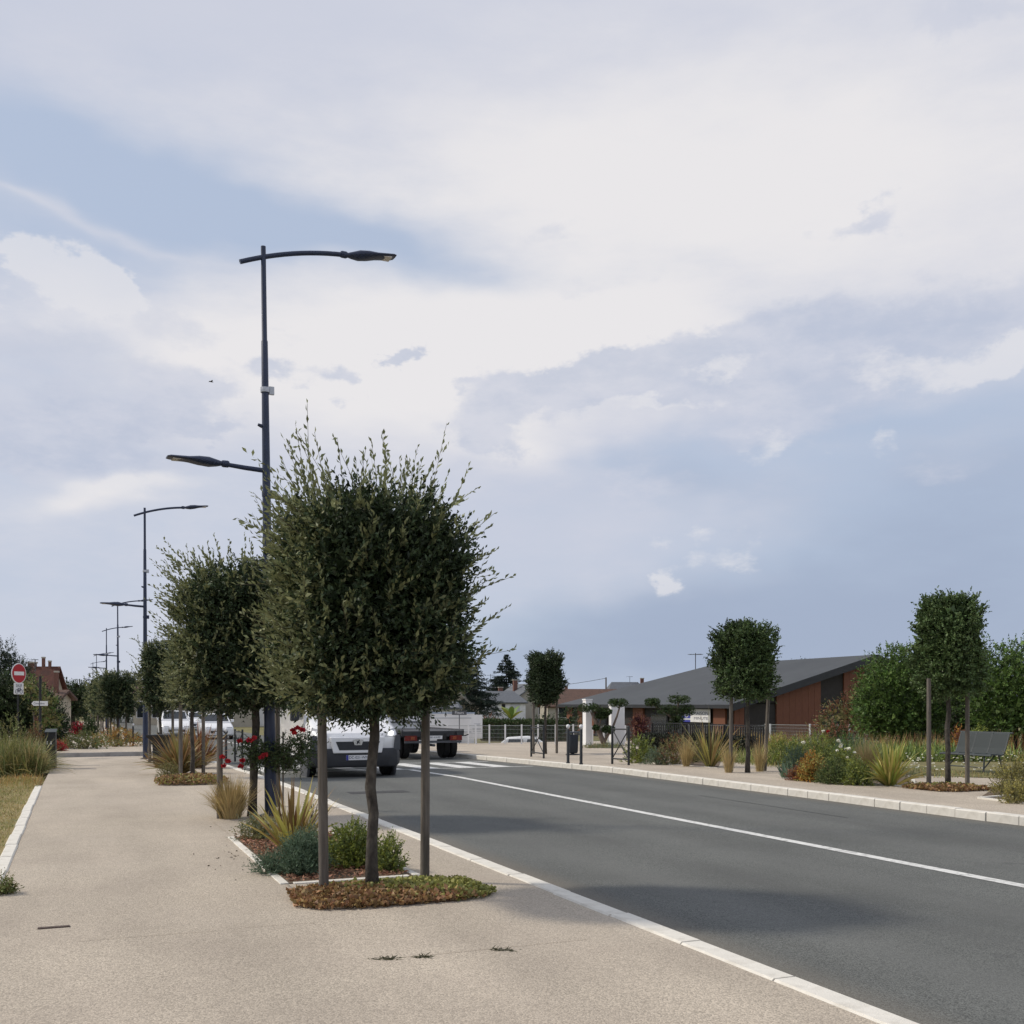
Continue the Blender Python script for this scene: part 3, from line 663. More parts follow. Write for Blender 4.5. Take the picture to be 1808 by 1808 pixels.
oak('clipped oak rising from bronze flax, third tree of the row', 340, 1372, PAV, ((319, 1374), (359, 1366)), hw=.62, hd=.6, z0=1.5, z1=3.1, n_tw=1500, LLn=.058, LW=.028, top=16, side=30, front=20, shoot=(.15, .25), seed=7, cx=.05)
tp, _ = far(283, 31.5)
make_oak('slender clipped oak entwined with the second lamp, fourth tree of the row', tp, .62, .62, 1.5, 3.6, 1500, .065, .034, 16, 26, 10, ((-.3, .1), (.35, -.1)), seed=9, shoot=(.12, .25), gap=.3)
tp, _ = far(208, 47)
make_oak('squat round clipped oak on the raised pavement beyond the side road', tp + Vector((0, 0, .1)), .86, .8, 1.25, 3.25, 1100, .08, .04, 20, 40, 10, ((-.3, .1), (.35, -.1)), seed=11, shoot=(.2, .35), topr=.9)
for i, (px, dep, lab) in enumerate(((190, 60, 'far clipped oak just behind the squat round one'), (182, 72, 'far clipped oak with a yellowish side beyond the raised pavement'), (174, 88, 'small far clipped oak near the fifth lamp'), (167, 106, 'small far clipped oak, last one visible of the row'))):
    tp, _ = far(px, dep)
    make_oak(lab, tp + Vector((0, 0, .1)), 1.0, .9, 1.3, 3.6, 420, .13, .07, 0, 12, 0, ((-.35, .1), (.35, -.1)), seed=21 + i, nl=8)
oak('dense square-topped clipped oak beside the bench', 1674, 1388, RP, ((1640, 1391), (1708, 1386)), hw=.48, hd=.52, z0=1.72, z1=3.44, n_tw=2800, LLn=.06, LW=.042, side=14, sl=.5, top=10, shoot=(.08, .18), seed=31, lk=2.0, topr=.86, mats=(F_OAKR, F_OAKR, M_TWIG), gap=.3, power=5, trunk_r=.05)
oak('clipped oak between feather grasses in front of the black railing', 1320, 1364, RP, ((1290, 1364), (1350, 1361)), hw=.56, hd=.55, z0=1.68, z1=3.24, n_tw=2600, LLn=.06, LW=.042, side=16, sl=.5, top=14, shoot=(.08, .2), seed=33, cx=-.08, lk=1.5, topr=.93, mats=(F_OAKR, F_OAK, M_TWIG), gap=.3, power=4.5, leans=(.02, .12))
oak('dark clipped oak standing before the white wire fence', 963, 1331, RP, ((942, 1331), (983, 1330)), hw=.47, hd=.5, z0=1.66, z1=3.28, n_tw=2000, LLn=.065, LW=.045, side=10, sl=.5, top=8, shoot=(.08, .18), seed=35, lk=1.5, topr=1.06, mats=(F_OAK, F_OAK, M_TWIG), gap=.3, power=4.5)

# ================================================================ PLANTS
def mound_pts(n, rx, ry, h, shell=.55):
    u = unit(n); u[:, 2] = np.abs(u[:, 2]); r = 1 - shell * rng.random(n) ** 1.4
    lump = 1 + nz3(u, 2.4, rng.uniform(0, 50)) * .28
    return u * (r * lump)[:, None] * np.array([rx, ry, h]), u
def shrub(name, label, cat, px, py, wpx, hpx, zo, mats, LLn, LW, n, nl=8, flow=None, up=.5, group=None, ry=None, loc=None, sc_=None, spread=1.1, z0=0., stem=False):
    p, s = at(px, py, zo) if loc is None else (loc, sc_)
    t = thing(name, label, cat, p, -TH, group); rx, h = wpx * s / 2, hpx * s; ry = ry or rx * .8
    lf = Leafer(); k = len(mats)
    for i, m in enumerate(mats):
        q, u = mound_pts(n // k, rx * .88, ry * .88, (h - z0) * .92); q[:, 2] += z0
        lf.twigs(q, u + np.array([0, 0, up]) + rng.normal(size=q.shape) * .4, rng.uniform(.5, 1.2, len(q)) * LLn * 3.2, nl, LLn, LW, i, None, spread=spread)
    I = mound_pts(n // 3, rx * .7, ry * .7, (h - z0) * .75, .9)[0]; I[:, 2] += z0; lf.leaves(I, unit(len(I)), LLn * 2, LW * 2.4, 0)
    lf.build('foliage', mats, t)
    st = MB()
    for i in range(5):
        a = i * 1.26; st.tube([(0.03 * math.cos(a), .03 * math.sin(a), -.02), (rx * .3 * math.cos(a), ry * .3 * math.sin(a), h * .4), (rx * .5 * math.cos(a), ry * .5 * math.sin(a), h * .75)], [.012, .009, .004], 5)
    st.build('stem', M_TWIG, t)
    if flow: flowers(t, *flow, rx, ry, h)
    return t
def rosehead(parent, c, r, m, name='flower'):
    lf = Leafer(); n = 16; u = unit(n); u[:, 2] = np.abs(u[:, 2]) * .8 + .1
    lf.leaves(np.tile(np.array(c), (n, 1)) - u * r * .2, u, r * 1.1, r * 1.0, 0, .15)
    return lf.build(name, [m], parent, kind=None)
def flowers(t, m, n, r, rx, ry, h, zmin=.55):
    for i in range(n):
        a = random.uniform(0, 6.28); e = random.uniform(zmin, 1.0); k = math.sqrt(max(0, 1 - e * e)) + .1
        rosehead(t, (rx * k * math.cos(a), -abs(ry * k * math.sin(a)), h * e * 1.02), r * random.uniform(.7, 1.2), m)
def blades(lf, n, Lr, w, mi, rx=.06, tilt=(.05, .75), droop=.35, k=6, front=None):
    a = rng.uniform(0, 2 * np.pi, n); ti = rng.uniform(tilt[0], tilt[1], n); ln = rng.uniform(Lr[0], Lr[1], n) * (1 - .25 * ti)
    b = np.stack([np.cos(a) * rx * rng.random(n), np.sin(a) * rx * rng.random(n), np.full(n, -.02)], 1)
    d = np.stack([np.cos(a) * np.sin(ti), np.sin(a) * np.sin(ti), np.cos(ti)], 1); o = np.stack([np.cos(a), np.sin(a), np.zeros(n)], 1)
    t = np.linspace(0, 1, k); dr = droop * rng.uniform(.3, 1.3, n) * (.25 + ti)
    pts = b[:, None] + d[:, None] * (ln[:, None] * t)[..., None] + o[:, None] * ((ln * dr)[:, None] * t ** 2.2)[..., None] * .6
    pts[..., 2] -= (ln * dr)[:, None] * t ** 2.6 * .75
    prof = np.interp(t, [0, .3, .7, 1], [.7, 1, .75, .03])
    up = np.stack([-np.sin(a), np.cos(a), rng.normal(size=n) * .3], 1)
    lf.strip(pts, rng.uniform(.7, 1.2, n)[:, None] * prof[None] * w, mi, np.cross(up, d) + rng.normal(size=(n, 3)) * .35)
def flax(label, px, py, hpx, zo, mats, n, w=.035, tilt=(.03, .85), droop=.35, group='flax clumps', loc=None, sc_=None):
    p, s = at(px, py, zo) if loc is None else (loc, sc_)
    t = thing('flax_clump', label, 'plant', p, 0, group); lf = Leafer()
    for i, m in enumerate(mats): blades(lf, n // len(mats), (hpx * s * .6, hpx * s * 1.15), w, i, .09, tilt, droop)
    lf.build('leaves', mats, t); MB().lathe([(.10, -.03), (.08, .05), (.03, .1)], 8).build('crown_base', M_TWIG, t); return t
def feather(label, px, py, hpx, zo, n=420, m=F_STIPA, tilt=(.02, .4), w=.006, droop=.5, name='feather_grass', rx=.09, group='feather grasses', loc=None, sc_=None):
    p, s = at(px, py, zo) if loc is None else (loc, sc_)
    t = thing(name, label, 'grass', p, 0, group); lf = Leafer()
    blades(lf, n, (hpx * s * .55, hpx * s * 1.2), max(w, .55 * s), 0, rx, tilt, droop)
    lf.build('blades', [m], t); MB().lathe([(.07, -.03), (.05, .04), (.02, .07)], 8).build('tuft_base', F_DRYG, t); return t
def ivy(label, c, rx, ry, n, h, split, zo=0., L=.05):
    t = thing('ivy_patch', label, 'ivy', c, 0, 'ivy under the oaks'); lf = Leafer()
    q = rng.uniform(-1, 1, (n, 2)); edge = (np.abs(q) ** 4).sum(1); q = q[edge < 1]; n = len(q)
    z = h * (1 - (q ** 4).sum(1) / 2) * rng.uniform(.15, 1.1, n)
    P = np.stack([q[:, 0] * rx * (1 + .12 * nz3(np.c_[q, q[:, 0]], 3)), q[:, 1] * ry, z], 1)
    brown = split(q) + rng.normal(size=n) * .25 > 0
    d = unit(n); d[:, 2] = np.abs(d[:, 2]) * .5
    for mi, k in ((0, ~brown), (1, brown)): lf.leaves(P[k], d[k], rng.uniform(.7, 1.2, k.sum()) * L, L * .8, mi, .2)
    lf.build('leaves', [F_IVYG, F_IVYB], t)
    MB().lathe([(1, -.0), (.96, .012), (.7, .03)], 20).build('soil', M_SOIL, t).scale = (rx * .93, ry * .93, 1)
    return t
c, s = at(690, 1580); ivy('green and browning ivy patch around the nearest oak trunk', c + Vector((0, 0, .004)), .80, .50, 8000, .06, lambda q: .06 - q[:, 0] * 1.1 - q[:, 1] * .75, L=.048)
c, s = at(338, 1383); ivy('golden brown ivy patch below the third oak', c + Vector((0, 0, .004)), .68, .6, 3000, .16, lambda q: .15 + q[:, 0] * 0, L=.05)
c, s = at(1670, 1393, RP); ivy('flat brown ivy patch around the oak beside the bench', c + Vector((0, 0, .004)),   .60, .6, 3000, .07, lambda q: .15 - q[:, 1] * .4 - q[:, 0] * .3, L=.055)
c, s = at(238, 1313); ivy('low ivy fringe at the edge of the raised pavement', c + Vector((0, 0, .1)), .9, .8, 900, .12, lambda q: q[:, 0] * .5, L=.09)
# bark chips of the near planter
lf = Leafer(); n = 5200; P = np.stack([rng.uniform(PL[0] + .05, PL[2] - .05, n), rng.uniform(PL[1] + .05, PL[3] - .05, n), rng.uniform(.008, .035, n)], 1)
d = unit(n); d[:, 2] *= .35; lf.leaves(P, d, rng.uniform(.025, .06, n), rng.uniform(.012, .022, n), 0, .1)
tag(lf.build('bark_mulch', [M_CHIP]), 'red-brown bark chips covering the near planting bed', kind='stuff')
# plants of the near planter
flax('yellow striped flax with reddish blades behind the blue-green spurge', 516, 1502, 142, PAV, [F_PHY, F_PHY, F_PHB], 84, .042, (.03, .85), .2)
shrub('spurge', 'blue-green feathery spurge at the front of the near planter', 'shrub', 536, 1543, 72, 64, PAV, [F_TEAL], .05, .009, 800, 12, up=.9, ry=.22)
shrub('spurge', 'small blue-green spurge spilling over the white planter edging', 'shrub', 476, 1542, 52, 30, PAV, [F_TEAL], .045, .008, 160, 10, up=.3)
shrub('leafy_shrub', 'lime green leafy shrub in the near planter behind the first trunk', 'shrub', 622, 1528, 108, 76, PAV, [F_LIME, F_MID], .032, .02, 800, 9, ry=.35)
shrub('leafy_shrub', 'small round green shrub at the road side corner of the near planter', 'shrub', 684, 1538, 62, 56, PAV, [F_MID, F_LIME], .03, .018, 330, 9, ry=.2)
shrub('grey_shrub', 'low straggly olive shrub at the far edge of the near planter', 'shrub', 460, 1482, 80, 36, PAV, [F_OLIVE, F_GREY], .045, .014, 260, 8)
shrub('leafy_shrub', 'thin twiggy seedling among the yellow flax', 'shrub', 548, 1478, 50, 78, PAV, [F_OLIVE], .03, .014, 40, 7, up=1.4)
feather('golden feather grass leaning on the second oak stake', 407, 1445, 80, PAV, 1100, F_STIPA, (.02, .5), rx=.14, w=.009)
feather('low yellow grass tuft by the second oak trunk', 470, 1448, 22, PAV, 120, F_GOLD, (.2, .9), rx=.2)
# standard rose
p, s = at(493, 1442); rs = thing('standard_rose', 'small rose tree with red blooms beside the near lamp', 'rose', p, -TH)
MB().tube([(0, 0, -.02), (.01, 0, .4), (-.01, 0, .7)], [.014, .013, .012], 8).build('stem', M_TWIG, rs)
MB().tube([(.05, .02, -.02), (.05, .02, 1.2)], .012, 8).build('support_stake', M_STAKE, rs)
lf = Leafer()
for (cx, cz, rx, rz_, n) in ((-.12, .83, .42, .2, 300), (.2, .9, .35, .28, 260), (-.35, .95, .3, .18, 120), (.35, 1.05, .2, .2, 90)):
    q = unit(n) * rng.uniform(.4, 1, n)[:, None] * np.array([rx, .32, rz_]) + np.array([cx, 0, cz]); lf.twigs(q, unit(n) + np.array([0, 0, .2]), rng.uniform(.1, .2, n), 8, .038, .022, 0, 1, .002)
lf.build('foliage', [F_DEEP, M_TWIG], rs)
for (x, y) in ((402, 1336), (412, 1344), (405, 1352), (437, 1342), (434, 1352), (470, 1337), (476, 1332), (432, 1308), (449, 1307), (458, 1304), (532, 1286), (524, 1290), (541, 1289), (528, 1294)):
    rosehead(rs, ((x - 493) * s, -.28, (1442 - y) * s), .062, F_ROSE, 'bloom')
# third tree bed
flax('big bronze flax clump around the third oak', 318, 1366, 92, PAV, [F_PHB, F_PHB, F_OLIVE], 360, .045, (.03, 1.05), .35)
flax('bronze flax clump behind the third oak stakes', 352, 1356, 88, PAV, [F_PHB, F_RUST], 240, .045, (.05, .9), .35)
shrub('leafy_shrub', 'low olive shrub beside the bronze flax', 'shrub', 296, 1378, 44, 34, PAV, [F_OLIVE], .03, .014, 260, 8)
flax('bronze flax at the foot of the second lamp', 268, 1344, 34, PAV, [F_PHB], 30, .03)
# raised pavement plants, far
for (nm, lab, px, py, w, h, ms, L_, W_) in (
    ('leafy_shrub', 'grey-green mound of low plants on the raised pavement kerb', 150, 1322, 90, 30, [F_OLIVE, F_MID], .09, .04),
    ('leafy_shrub', 'olive mound of plants on the raised pavement beside the far trees', 205, 1318, 100, 34, [F_OLIVE, F_ORANGE], .09, .04),
    ('red_shrub', 'small red-leaved shrub beyond the side road', 138, 1298, 26, 22, [F_ROSE, F_WINE], .1, .06),
    ('leafy_shrub', 'round dark green shrub behind the raised pavement plants', 160, 1300, 30, 32, [F_DEEP], .1, .06),
    ('leafy_shrub', 'reddish low plant beside the yellow flax beyond the side road', 102, 1326, 16, 8, [F_RUST, F_ROSE], .08, .04)):
    shrub(nm, lab, 'shrub', px, py, w, h, .1, ms, L_, W_, 260, 7)
flax('small yellow flax beyond the black cabinet', 110, 1322, 28, .1, [F_PHY, F_ORANGE], 60, .05, (.1, 1.0))
feather('upright pale flax blade clump on the raised pavement', 172, 1316, 26, .1, 60, F_GOLD, (.05, .5), .03)
flax('bronze flax below the squat round oak', 205, 1308, 30, .1, [F_PHB], 60, .06)
flax('bronze flax beside the far bollard', 226, 1308, 26, .1, [F_PHB, F_OLIVE], 60, .06)
# left verge
def weeds(name, label, px0, px1, py, hpx, n, mats, w=.012, zo=-.01, dy=2.5, kind='stuff', tilt=(.05, .8), front=0.):
    a, s = at(px0, py, zo); b_, _ = at(px1, py, zo); lf = Leafer(); per = n // len(mats)
    for i, m in enumerate(mats):
        k = per; t = rng.random(k); o = np.array(a)[None] * (1 - t)[:, None] + np.array(b_)[None] * t[:, None]; o[:, 1] += rng.uniform(0, dy, k) ** 1.0 + front * nz3(o, .9, 7.) * 1.5 + np.where(rng.random(k) < .3, -rng.random(k) * front, 0)
        o[:, 2] = [g(v) + zo for v in o[:, 1]]
        sub = Leafer(); blades(sub, k, (hpx * s * .45, hpx * s * 1.1), w, i, .01, tilt, .5, 5)
        sub.V = [v + np.repeat(o, 10, 0) for v in sub.V]; F = sub.F[0] + lf.n; lf.V.append(sub.V[0]); lf.F.append(F); lf.MI.append(sub.MI[0]); lf.n += len(sub.V[0])
    return tag(lf.build(name, mats), label, kind=kind)
weeds('tall_weeds', 'mass of tall green and yellow weeds beside the black cabinet', -60, 72, 1367, 84, 5200, [F_GRASS, F_OLIVE, F_DRYG, F_MID], .016, dy=3.6, tilt=(.1, 1.15), front=.5)
weeds('wild_grass', 'short reddish dry grass at the foot of the tall weeds', -60, 74, 1380, 17, 3000, [F_DRYG, F_GOLD, F_GRASS, F_ORANGE], .008, dy=2.0, front=2.4, tilt=(.1, 1.1))
shrub('leafy_shrub', 'leafy green weed clump in front of the tall weeds', 'shrub', 26, 1366, 74, 62, -.01, [F_GRASS, F_OLIVE], .06, .012, 420, 9, up=.8)
shrub('leafy_shrub', 'yellow-green weed clump touching the black cabinet', 'shrub', 62, 1366, 46, 50, -.01, [F_MID, F_DRYG], .055, .012, 300, 9, up=.8)
shrub('leafy_shrub', 'brown seeding shrub standing above the weeds near the cabinet', 'shrub', 63, 1352, 34, 88, -.01, [F_OLIVE, F_RUST], .035, .02, 330, 8, z0=.3)
shrub('grey_shrub', 'small white-flowered plant at the foot of the black cabinet', 'shrub', 80, 1352, 26, 24, -.01, [F_GREY], .03, .015, 120, 7)
shrub('leafy_shrub', 'tall sparse bramble behind the weeds', 'shrub', 22, 1350, 60, 92, -.01, [F_MID, F_OLIVE], .05, .03, 200, 7, z0=.4)
shrub('grey_shrub', 'dark low weed growing on the lawn edging near the drain', 'shrub', 4, 1580, 46, 26, -.01, [F_MID, F_OLIVE], .03, .012, 130, 8)
n = 26000; lf = Leafer(); q = np.stack([-.76 - np.abs(rng.normal(size=n)) * 1.5, rng.uniform(4.5, 24.5, n), np.zeros(n)], 1)
msk = nz3(q, .9, 3.) + rng.normal(size=n) * .25
for mi, k in ((0, msk > .05), (1, msk <= .05)):
    o = q[k]; d = unit(len(o)); d[:, 2] = np.abs(d[:, 2]) + .5; lf.leaves(o + np.array([0, 0, -.012]), d, rng.uniform(.025, .07, len(o)) * (1 if mi else 1.2), .007, mi, .1)
tag(lf.build('grass', [F_GRASS, F_DRYG]), 'short dry lawn grass along the white edging', kind='stuff')
# weeds in pavement joints
for px, py, w, lab in ((682, 1693, .17, 'dark weed tuft in the pavement joint, leftmost of three'), (747, 1690, .09, 'tiny weed in the pavement joint between two larger tufts'), (886, 1678, .16, 'dry weed tuft in the pavement joint closest to the road')):
    p, s = at(px, py); t = thing('weed_tuft', lab, 'weed', p, -TH, 'weeds in the pavement joint'); lf = Leafer(); n = 70
    o = np.stack([rng.normal(size=n) * w * .25, rng.normal(size=n) * .015, np.zeros(n)], 1); d = unit(n); d[:, 2] = np.abs(d[:, 2]) * .35 + .05; d[:, 0] *= 1.8
    lf.leaves(o, d, rng.uniform(.02, .06, n), .006, 0, .1); lf.build('leaves', [leafm('weed_leaf', (.06, .06, .03))], t)
    MB().lathe([(.02, -.004), (.012, .006)], 6).build('root', M_TWIG, t)
lf = Leafer(); n = 60; o = []
for i in range(n):
    p, s = at(random.gauss(430, 35), random.gauss(1500, 22)); o.append((p.x, p.y, .006))
d = unit(n); d[:, 2] *= .1; lf.leaves(np.array(o), d, rng.uniform(.015, .05, n), .016, 0, .15)
tag(lf.build('leaf_litter', [leafm('dead_leaf', (.07, .055, .04))]), 'scattered dead leaves on the pavement beside the planter', kind='stuff')

# ---- right-hand beds
def bed_px(label, pts, m=M_SOIL, z=.006):
    return bed(label, [at(x, y, RP)[0] for x, y in pts], RP, m, z)
b1 = bed_px('planting bed below the black railing', [(1112, 1346), (1268, 1356), (1278, 1334), (1118, 1322)])
b2 = bed_px('long planting bed between the two oaks across the road', [(1380, 1374), (1615, 1390), (1600, 1366), (1640, 1330), (1376, 1322)])
b3 = bed_px('planting bed at the edge of the picture beyond the bench', [(1728, 1410), (1830, 1422), (1850, 1380), (1770, 1382)])
b4 = bed_px('daisy strewn grass strip behind the bench', [(1560, 1366), (1800, 1376), (1850, 1320), (1500, 1306)], M_TERR, .011)
for a, b_ in (((1112, 1346), (1268, 1356)), ((1380, 1374), (1615, 1390)), ((1728, 1410), (1830, 1422)), ((1728, 1410), (1790, 1405)), ((1615, 1390), (1612, 1378))):
    p, _ = at(*a, RP); q, _ = at(*b_, RP); v = (q - p); L_ = v.length; o = MB().box((0, 0, 0), (L_, .06, .03)).build('edging_stone', M_KERB, b2); o.location = (p + q) / 2 + Vector((0, 0, .012)); o.rotation_euler = (0, 0, math.atan2(v.y, v.x))
shrub('sedum', 'bright green sedum with pale heads beside the cross barrier', 'shrub', 1132, 1347, 66, 48, RP, [F_LIME, F_MID], .05, .035, 330, 8)
shrub('grey_shrub', 'silvery low shrub in front of the sedum', 'shrub', 1162, 1350, 56, 30, RP, [F_GREY, F_TEAL], .04, .015, 300, 9)
shrub('leafy_shrub', 'olive shrub with reddish flower heads below the railing', 'shrub', 1192, 1350, 76, 56, RP, [F_OLIVE, F_OLIVE, F_RUST], .04, .018, 480, 8)
feather('slim feather grass beside the big flax below the railing', 1212, 1353, 58, RP, 260, F_STIPA, (.02, .35))
shrub('leafy_shrub', 'dark olive shrub behind the big flax', 'shrub', 1228, 1346, 50, 44, RP, [F_OLIVE], .04, .018, 260, 8)
flax('big spiky olive flax in front of the black railing', 1254, 1354, 100, RP, [F_PHY, F_OLIVE, F_PHB], 85, .045, (.03, .85), .22)
feather('feather grass at the near stake of the oak by the railing', 1287, 1364, 58, RP, 260, F_STIPA, (.02, .28))
feather('feather grass between trunk and outer stake of the oak by the railing', 1341, 1362, 58, RP, 260, F_STIPA, (.02, .3))
AG = at(1387, 1373, RP); flax('dark blue-green agave with stiff leaves near the kerb', 1387, 1374, 34, RP, [F_TEAL], 22, .06, (.2, 1.1), .05, 'agave and yuccas')
shrub('leafy_shrub', 'blue-green shrub behind the agave', 'shrub', 1408, 1364, 62, 46, RP, [F_TEAL], .045, .014, 420, 9)
shrub('rust_shrub', 'rust coloured low plant between agave and orange shrub', 'shrub', 1408, 1378, 34, 20, RP, [F_RUST], .04, .02, 180, 8)
shrub('orange_shrub', 'orange and yellow leaved shrub near the kerb', 'shrub', 1433, 1380, 46, 50, RP, [F_ORANGE, F_PHY], .045, .03, 330, 8)
shrub('leafy_shrub', 'rounded dark green cushion shrub at the bed edge', 'shrub', 1470, 1384, 60, 46, RP, [F_MID, F_DEEP], .04, .014, 520, 9)
shrub('leafy_shrub', 'green leafy shrub between cushion shrub and yellow flax', 'shrub', 1514, 1386, 60, 42, RP, [F_MID, F_LIME], .045, .022, 420, 8)
shrub('white_rose', 'pale rose bush with cream blooms behind the cushion shrub', 'rose', 1488, 1372, 66, 52, RP, [F_MID, F_LIME], .045, .025, 360, 8, (F_WFLO, 7, .055))
shrub('white_rose', 'taller rose bush with cream blooms in the long bed', 'rose', 1448, 1352, 80, 60, RP, [F_MID, F_LIME], .05, .025, 460, 8, (F_WFLO, 5, .06))
feather('round pale feather grass beside the yellow flax', 1530, 1366, 68, RP, 520, F_STIPA, (.02, .35), rx=.16)
flax('large yellow-green flax fountain beside the oak near the bench', 1572, 1387, 92, RP, [F_PHY, F_PHY, F_LIME], 150, .045, (.03, 1.05), .3)
shrub('leafy_shrub', 'fresh green perennial clump near the oak by the railing', 'shrub', 1390, 1350, 80, 44, RP, [F_LIME, F_MID], .05, .025, 420, 8)
shrub('leafy_shrub', 'dark rose shrub with a red bloom by the white fence', 'rose', 1478, 1330, 66, 58, RP, [F_DEEP, F_RUST], .06, .03, 380, 8, (F_ROSE, 2, .09))
shrub('leafy_shrub', 'deep green daylily mass behind the round feather grass', 'shrub', 1500, 1342, 90, 44, RP, [F_HEDGE, F_TEAL], .07, .02, 420, 8, up=1.2)
shrub('leafy_shrub', 'pale green flowering perennial behind the cream roses', 'shrub', 1424, 1344, 90, 42, RP, [F_LIME, F_GREY, F_MID], .05, .02, 480, 8, up=.9)
shrub('leafy_shrub', 'yellow-green perennial beside the trunk of the railing oak', 'shrub', 1370, 1340, 56, 44, RP, [F_LIME, F_PHY], .05, .02, 300, 8, up=.9)
weeds('golden_grass', 'tall golden grasses in front of the white wire fence', 1350, 1462, 1328, 44, 1800, [F_GOLD, F_GOLD, F_OLIVE], .016, RP, 5.0, tilt=(.02, .35))
weeds('perennials', 'loose green perennials filling the middle of the long bed', 1362, 1560, 1352, 34, 2600, [F_MID, F_LIME, F_OLIVE], .022, RP, 4.0)
weeds('daylilies', 'band of green daylily leaves behind bench and yellow flax', 1530, 1850, 1346, 44, 3800, [F_HEDGE, F_MID, F_LIME], .03, RP, 3.5, tilt=(.1, .9))
weeds('dry_grass', 'dry seed heads above the daylily band', 1480, 1850, 1330, 46, 1200, [F_GOLD, F_RUST, F_OLIVE], .012, RP, 2.5, tilt=(.02, .3))
weeds('meadow_grass', 'short meadow grass around the bench', 1570, 1830, 1374, 14, 3600, [F_OLIVE, F_MID, F_DRYG], .012, RP, 5.5)
lf = Leafer(); n = 130; o = []
for i in range(n):
    p, s = at(random.uniform(1600, 1808), random.uniform(1338, 1374), RP); o.append((p.x, p.y, p.z + random.uniform(.12, .25)))
o = np.array(o); 
for k in range(5):
    d = unit(n); d[:, 2] = .25; lf.leaves(o, d, .035, .025, 0, .1)
tag(lf.build('daisies', [F_WFLO]), 'scattered white daisies in the grass around the bench', kind='stuff')
shrub('orange_shrub', 'orange brown shrub behind the bench', 'shrub', 1694, 1330, 44, 44, RP, [F_ORANGE, F_RUST], .07, .04, 220, 7)
shrub('leafy_shrub', 'pointed yellow-green shrub behind the bench back', 'shrub', 1730, 1328, 36, 46, RP, [F_LIME], .06, .03, 200, 7)
shrub('leafy_shrub', 'olive yellow shrub at the picture edge in front of the bench', 'shrub', 1796, 1404, 100, 74, RP, [F_OLIVE, F_PHY, F_OLIVE], .035, .014, 800, 9, up=.8)
shrub('leafy_shrub', 'low pale shrub below the olive yellow one at the picture edge', 'shrub', 1796, 1418, 60, 40, RP, [F_OLIVE, F_PHY], .03, .014, 380, 9)

# ---- big hedge trees behind the bench
def leafy_tree(name, label, loc, blobs, n, L_, W_, mats, trunk=(.12, 2.), group=None, cat='tree', nl=8, stems=1, gap=-.35):
    t = thing(name, label, cat, loc, -TH, group); lf = Leafer(); tot = sum(b[3] * b[4] * b[5] for b in blobs) 
    for (x, y, z, rx, ry, rz_) in blobs:
        k = max(20, int(n * (rx * ry * rz_) / tot)); u = unit(k); r = 1 - .45 * rng.random(k) ** 1.5
        q = u * r[:, None] * (1 + .22 * nz3(u * 2, 1.3, rng.uniform(0, 90)))[:, None] * np.array([rx, ry, rz_])
        kp = nz3(q, 1.6 / max(.6, rx), 2.) > gap; q = q[kp]; u = u[kp]
        mi = rng.integers(0, len(mats), len(q))
        for i in range(len(mats)):
            m_ = mi == i; lf.twigs(q[m_] + np.array([x, y, z]), u[m_] + np.array([0, 0, .35]) + rng.normal(size=(m_.sum(), 3)) * .4, rng.uniform(2.2, 4.5, m_.sum()) * L_, nl, L_, W_, i, None, spread=1.1)
        I = rng.normal(size=(k // 2, 3)) * np.array([rx, ry, rz_]) * .33 + np.array([x, y, z]); lf.leaves(I, unit(len(I)), L_ * 2.5, W_ * 3, 0)
    lf.build('crown', mats, t); tb = MB(); r, h = trunk
    for i in range(stems):
        ox = (i - (stems - 1) / 2) * .35
        tb.tube([(ox, 0, -.3), (ox + .04, 0, h * .5), (ox * 1.5, 0, h)], [r * 1.2, r, r * .7], 10)
    for (x, y, z, rx, ry, rz_) in blobs[:8]:
        tb.tube([(0, 0, h * .8), (x * .6, y * .6, (h * .8 + z) / 2), (x, y, z)], [r * .6, r * .4, r * .15], 6)
    tb.build('trunk', M_BARK, t, smooth=True); return t
p, s = far(1592, 37, RP); leafy_tree('hedge_tree', 'broad green hedge tree between the brown building and the clipped oak', p, [(-.35, 0, 2.05, 1.05, 1.2, 1.45), (.6, 0, 2.3, 1.0, 1.2, 1.4), (-1.1, -.2, 1.4, .6, .8, 1.0), (0, -.3, 1.2, 1.4, 1, 1.0)], 5200, .085, .055, [F_HEDGE, F_DEEP, F_HEDGE], (.1, 1.6), stems=3)
p, s = far(1790, 35, RP); leafy_tree('hedge_tree', 'broad green hedge tree at the picture edge behind the bench', p, [(-.7, 0, 2.15, 1.1, 1.2, 1.4), (.7, 0, 2.3, 1.2, 1.2, 1.45), (2.2, 0, 2.3, 1.2, 1.2, 1.5), (0, -.3, 1.2, 1.5, 1, 1.0), (1.8, -.3, 1.2, 1.3, 1, 1.)], 6000, .085, .055, [F_HEDGE, F_DEEP, F_HEDGE], (.1, 1.6), stems=3)
p, s = far(1690, 40, RP); leafy_tree('hedge_tree', 'darker hedge tree hidden behind the clipped oak near the bench', p, [(0, 0, 1.9, 1.6, 1.2, 1.5), (.3, 0, 1.0, 1.7, 1.1, 1.0)], 1200, .1, .06, [F_DEEP, F_DARK], (.1, 1.3))
p, s = far(1490, 39, RP); leafy_tree('shrub', 'reddish brown shrub at the foot of the broad hedge tree', p, [(0, 0, 1.0, .9, .8, .75), (.7, 0, 1.5, .8, .8, .8), (-.6, 0, .6, .7, .7, .5)], 700, .08, .045, [F_OLIVE, F_RUST, F_DARK], (.05, .6), cat='shrub')

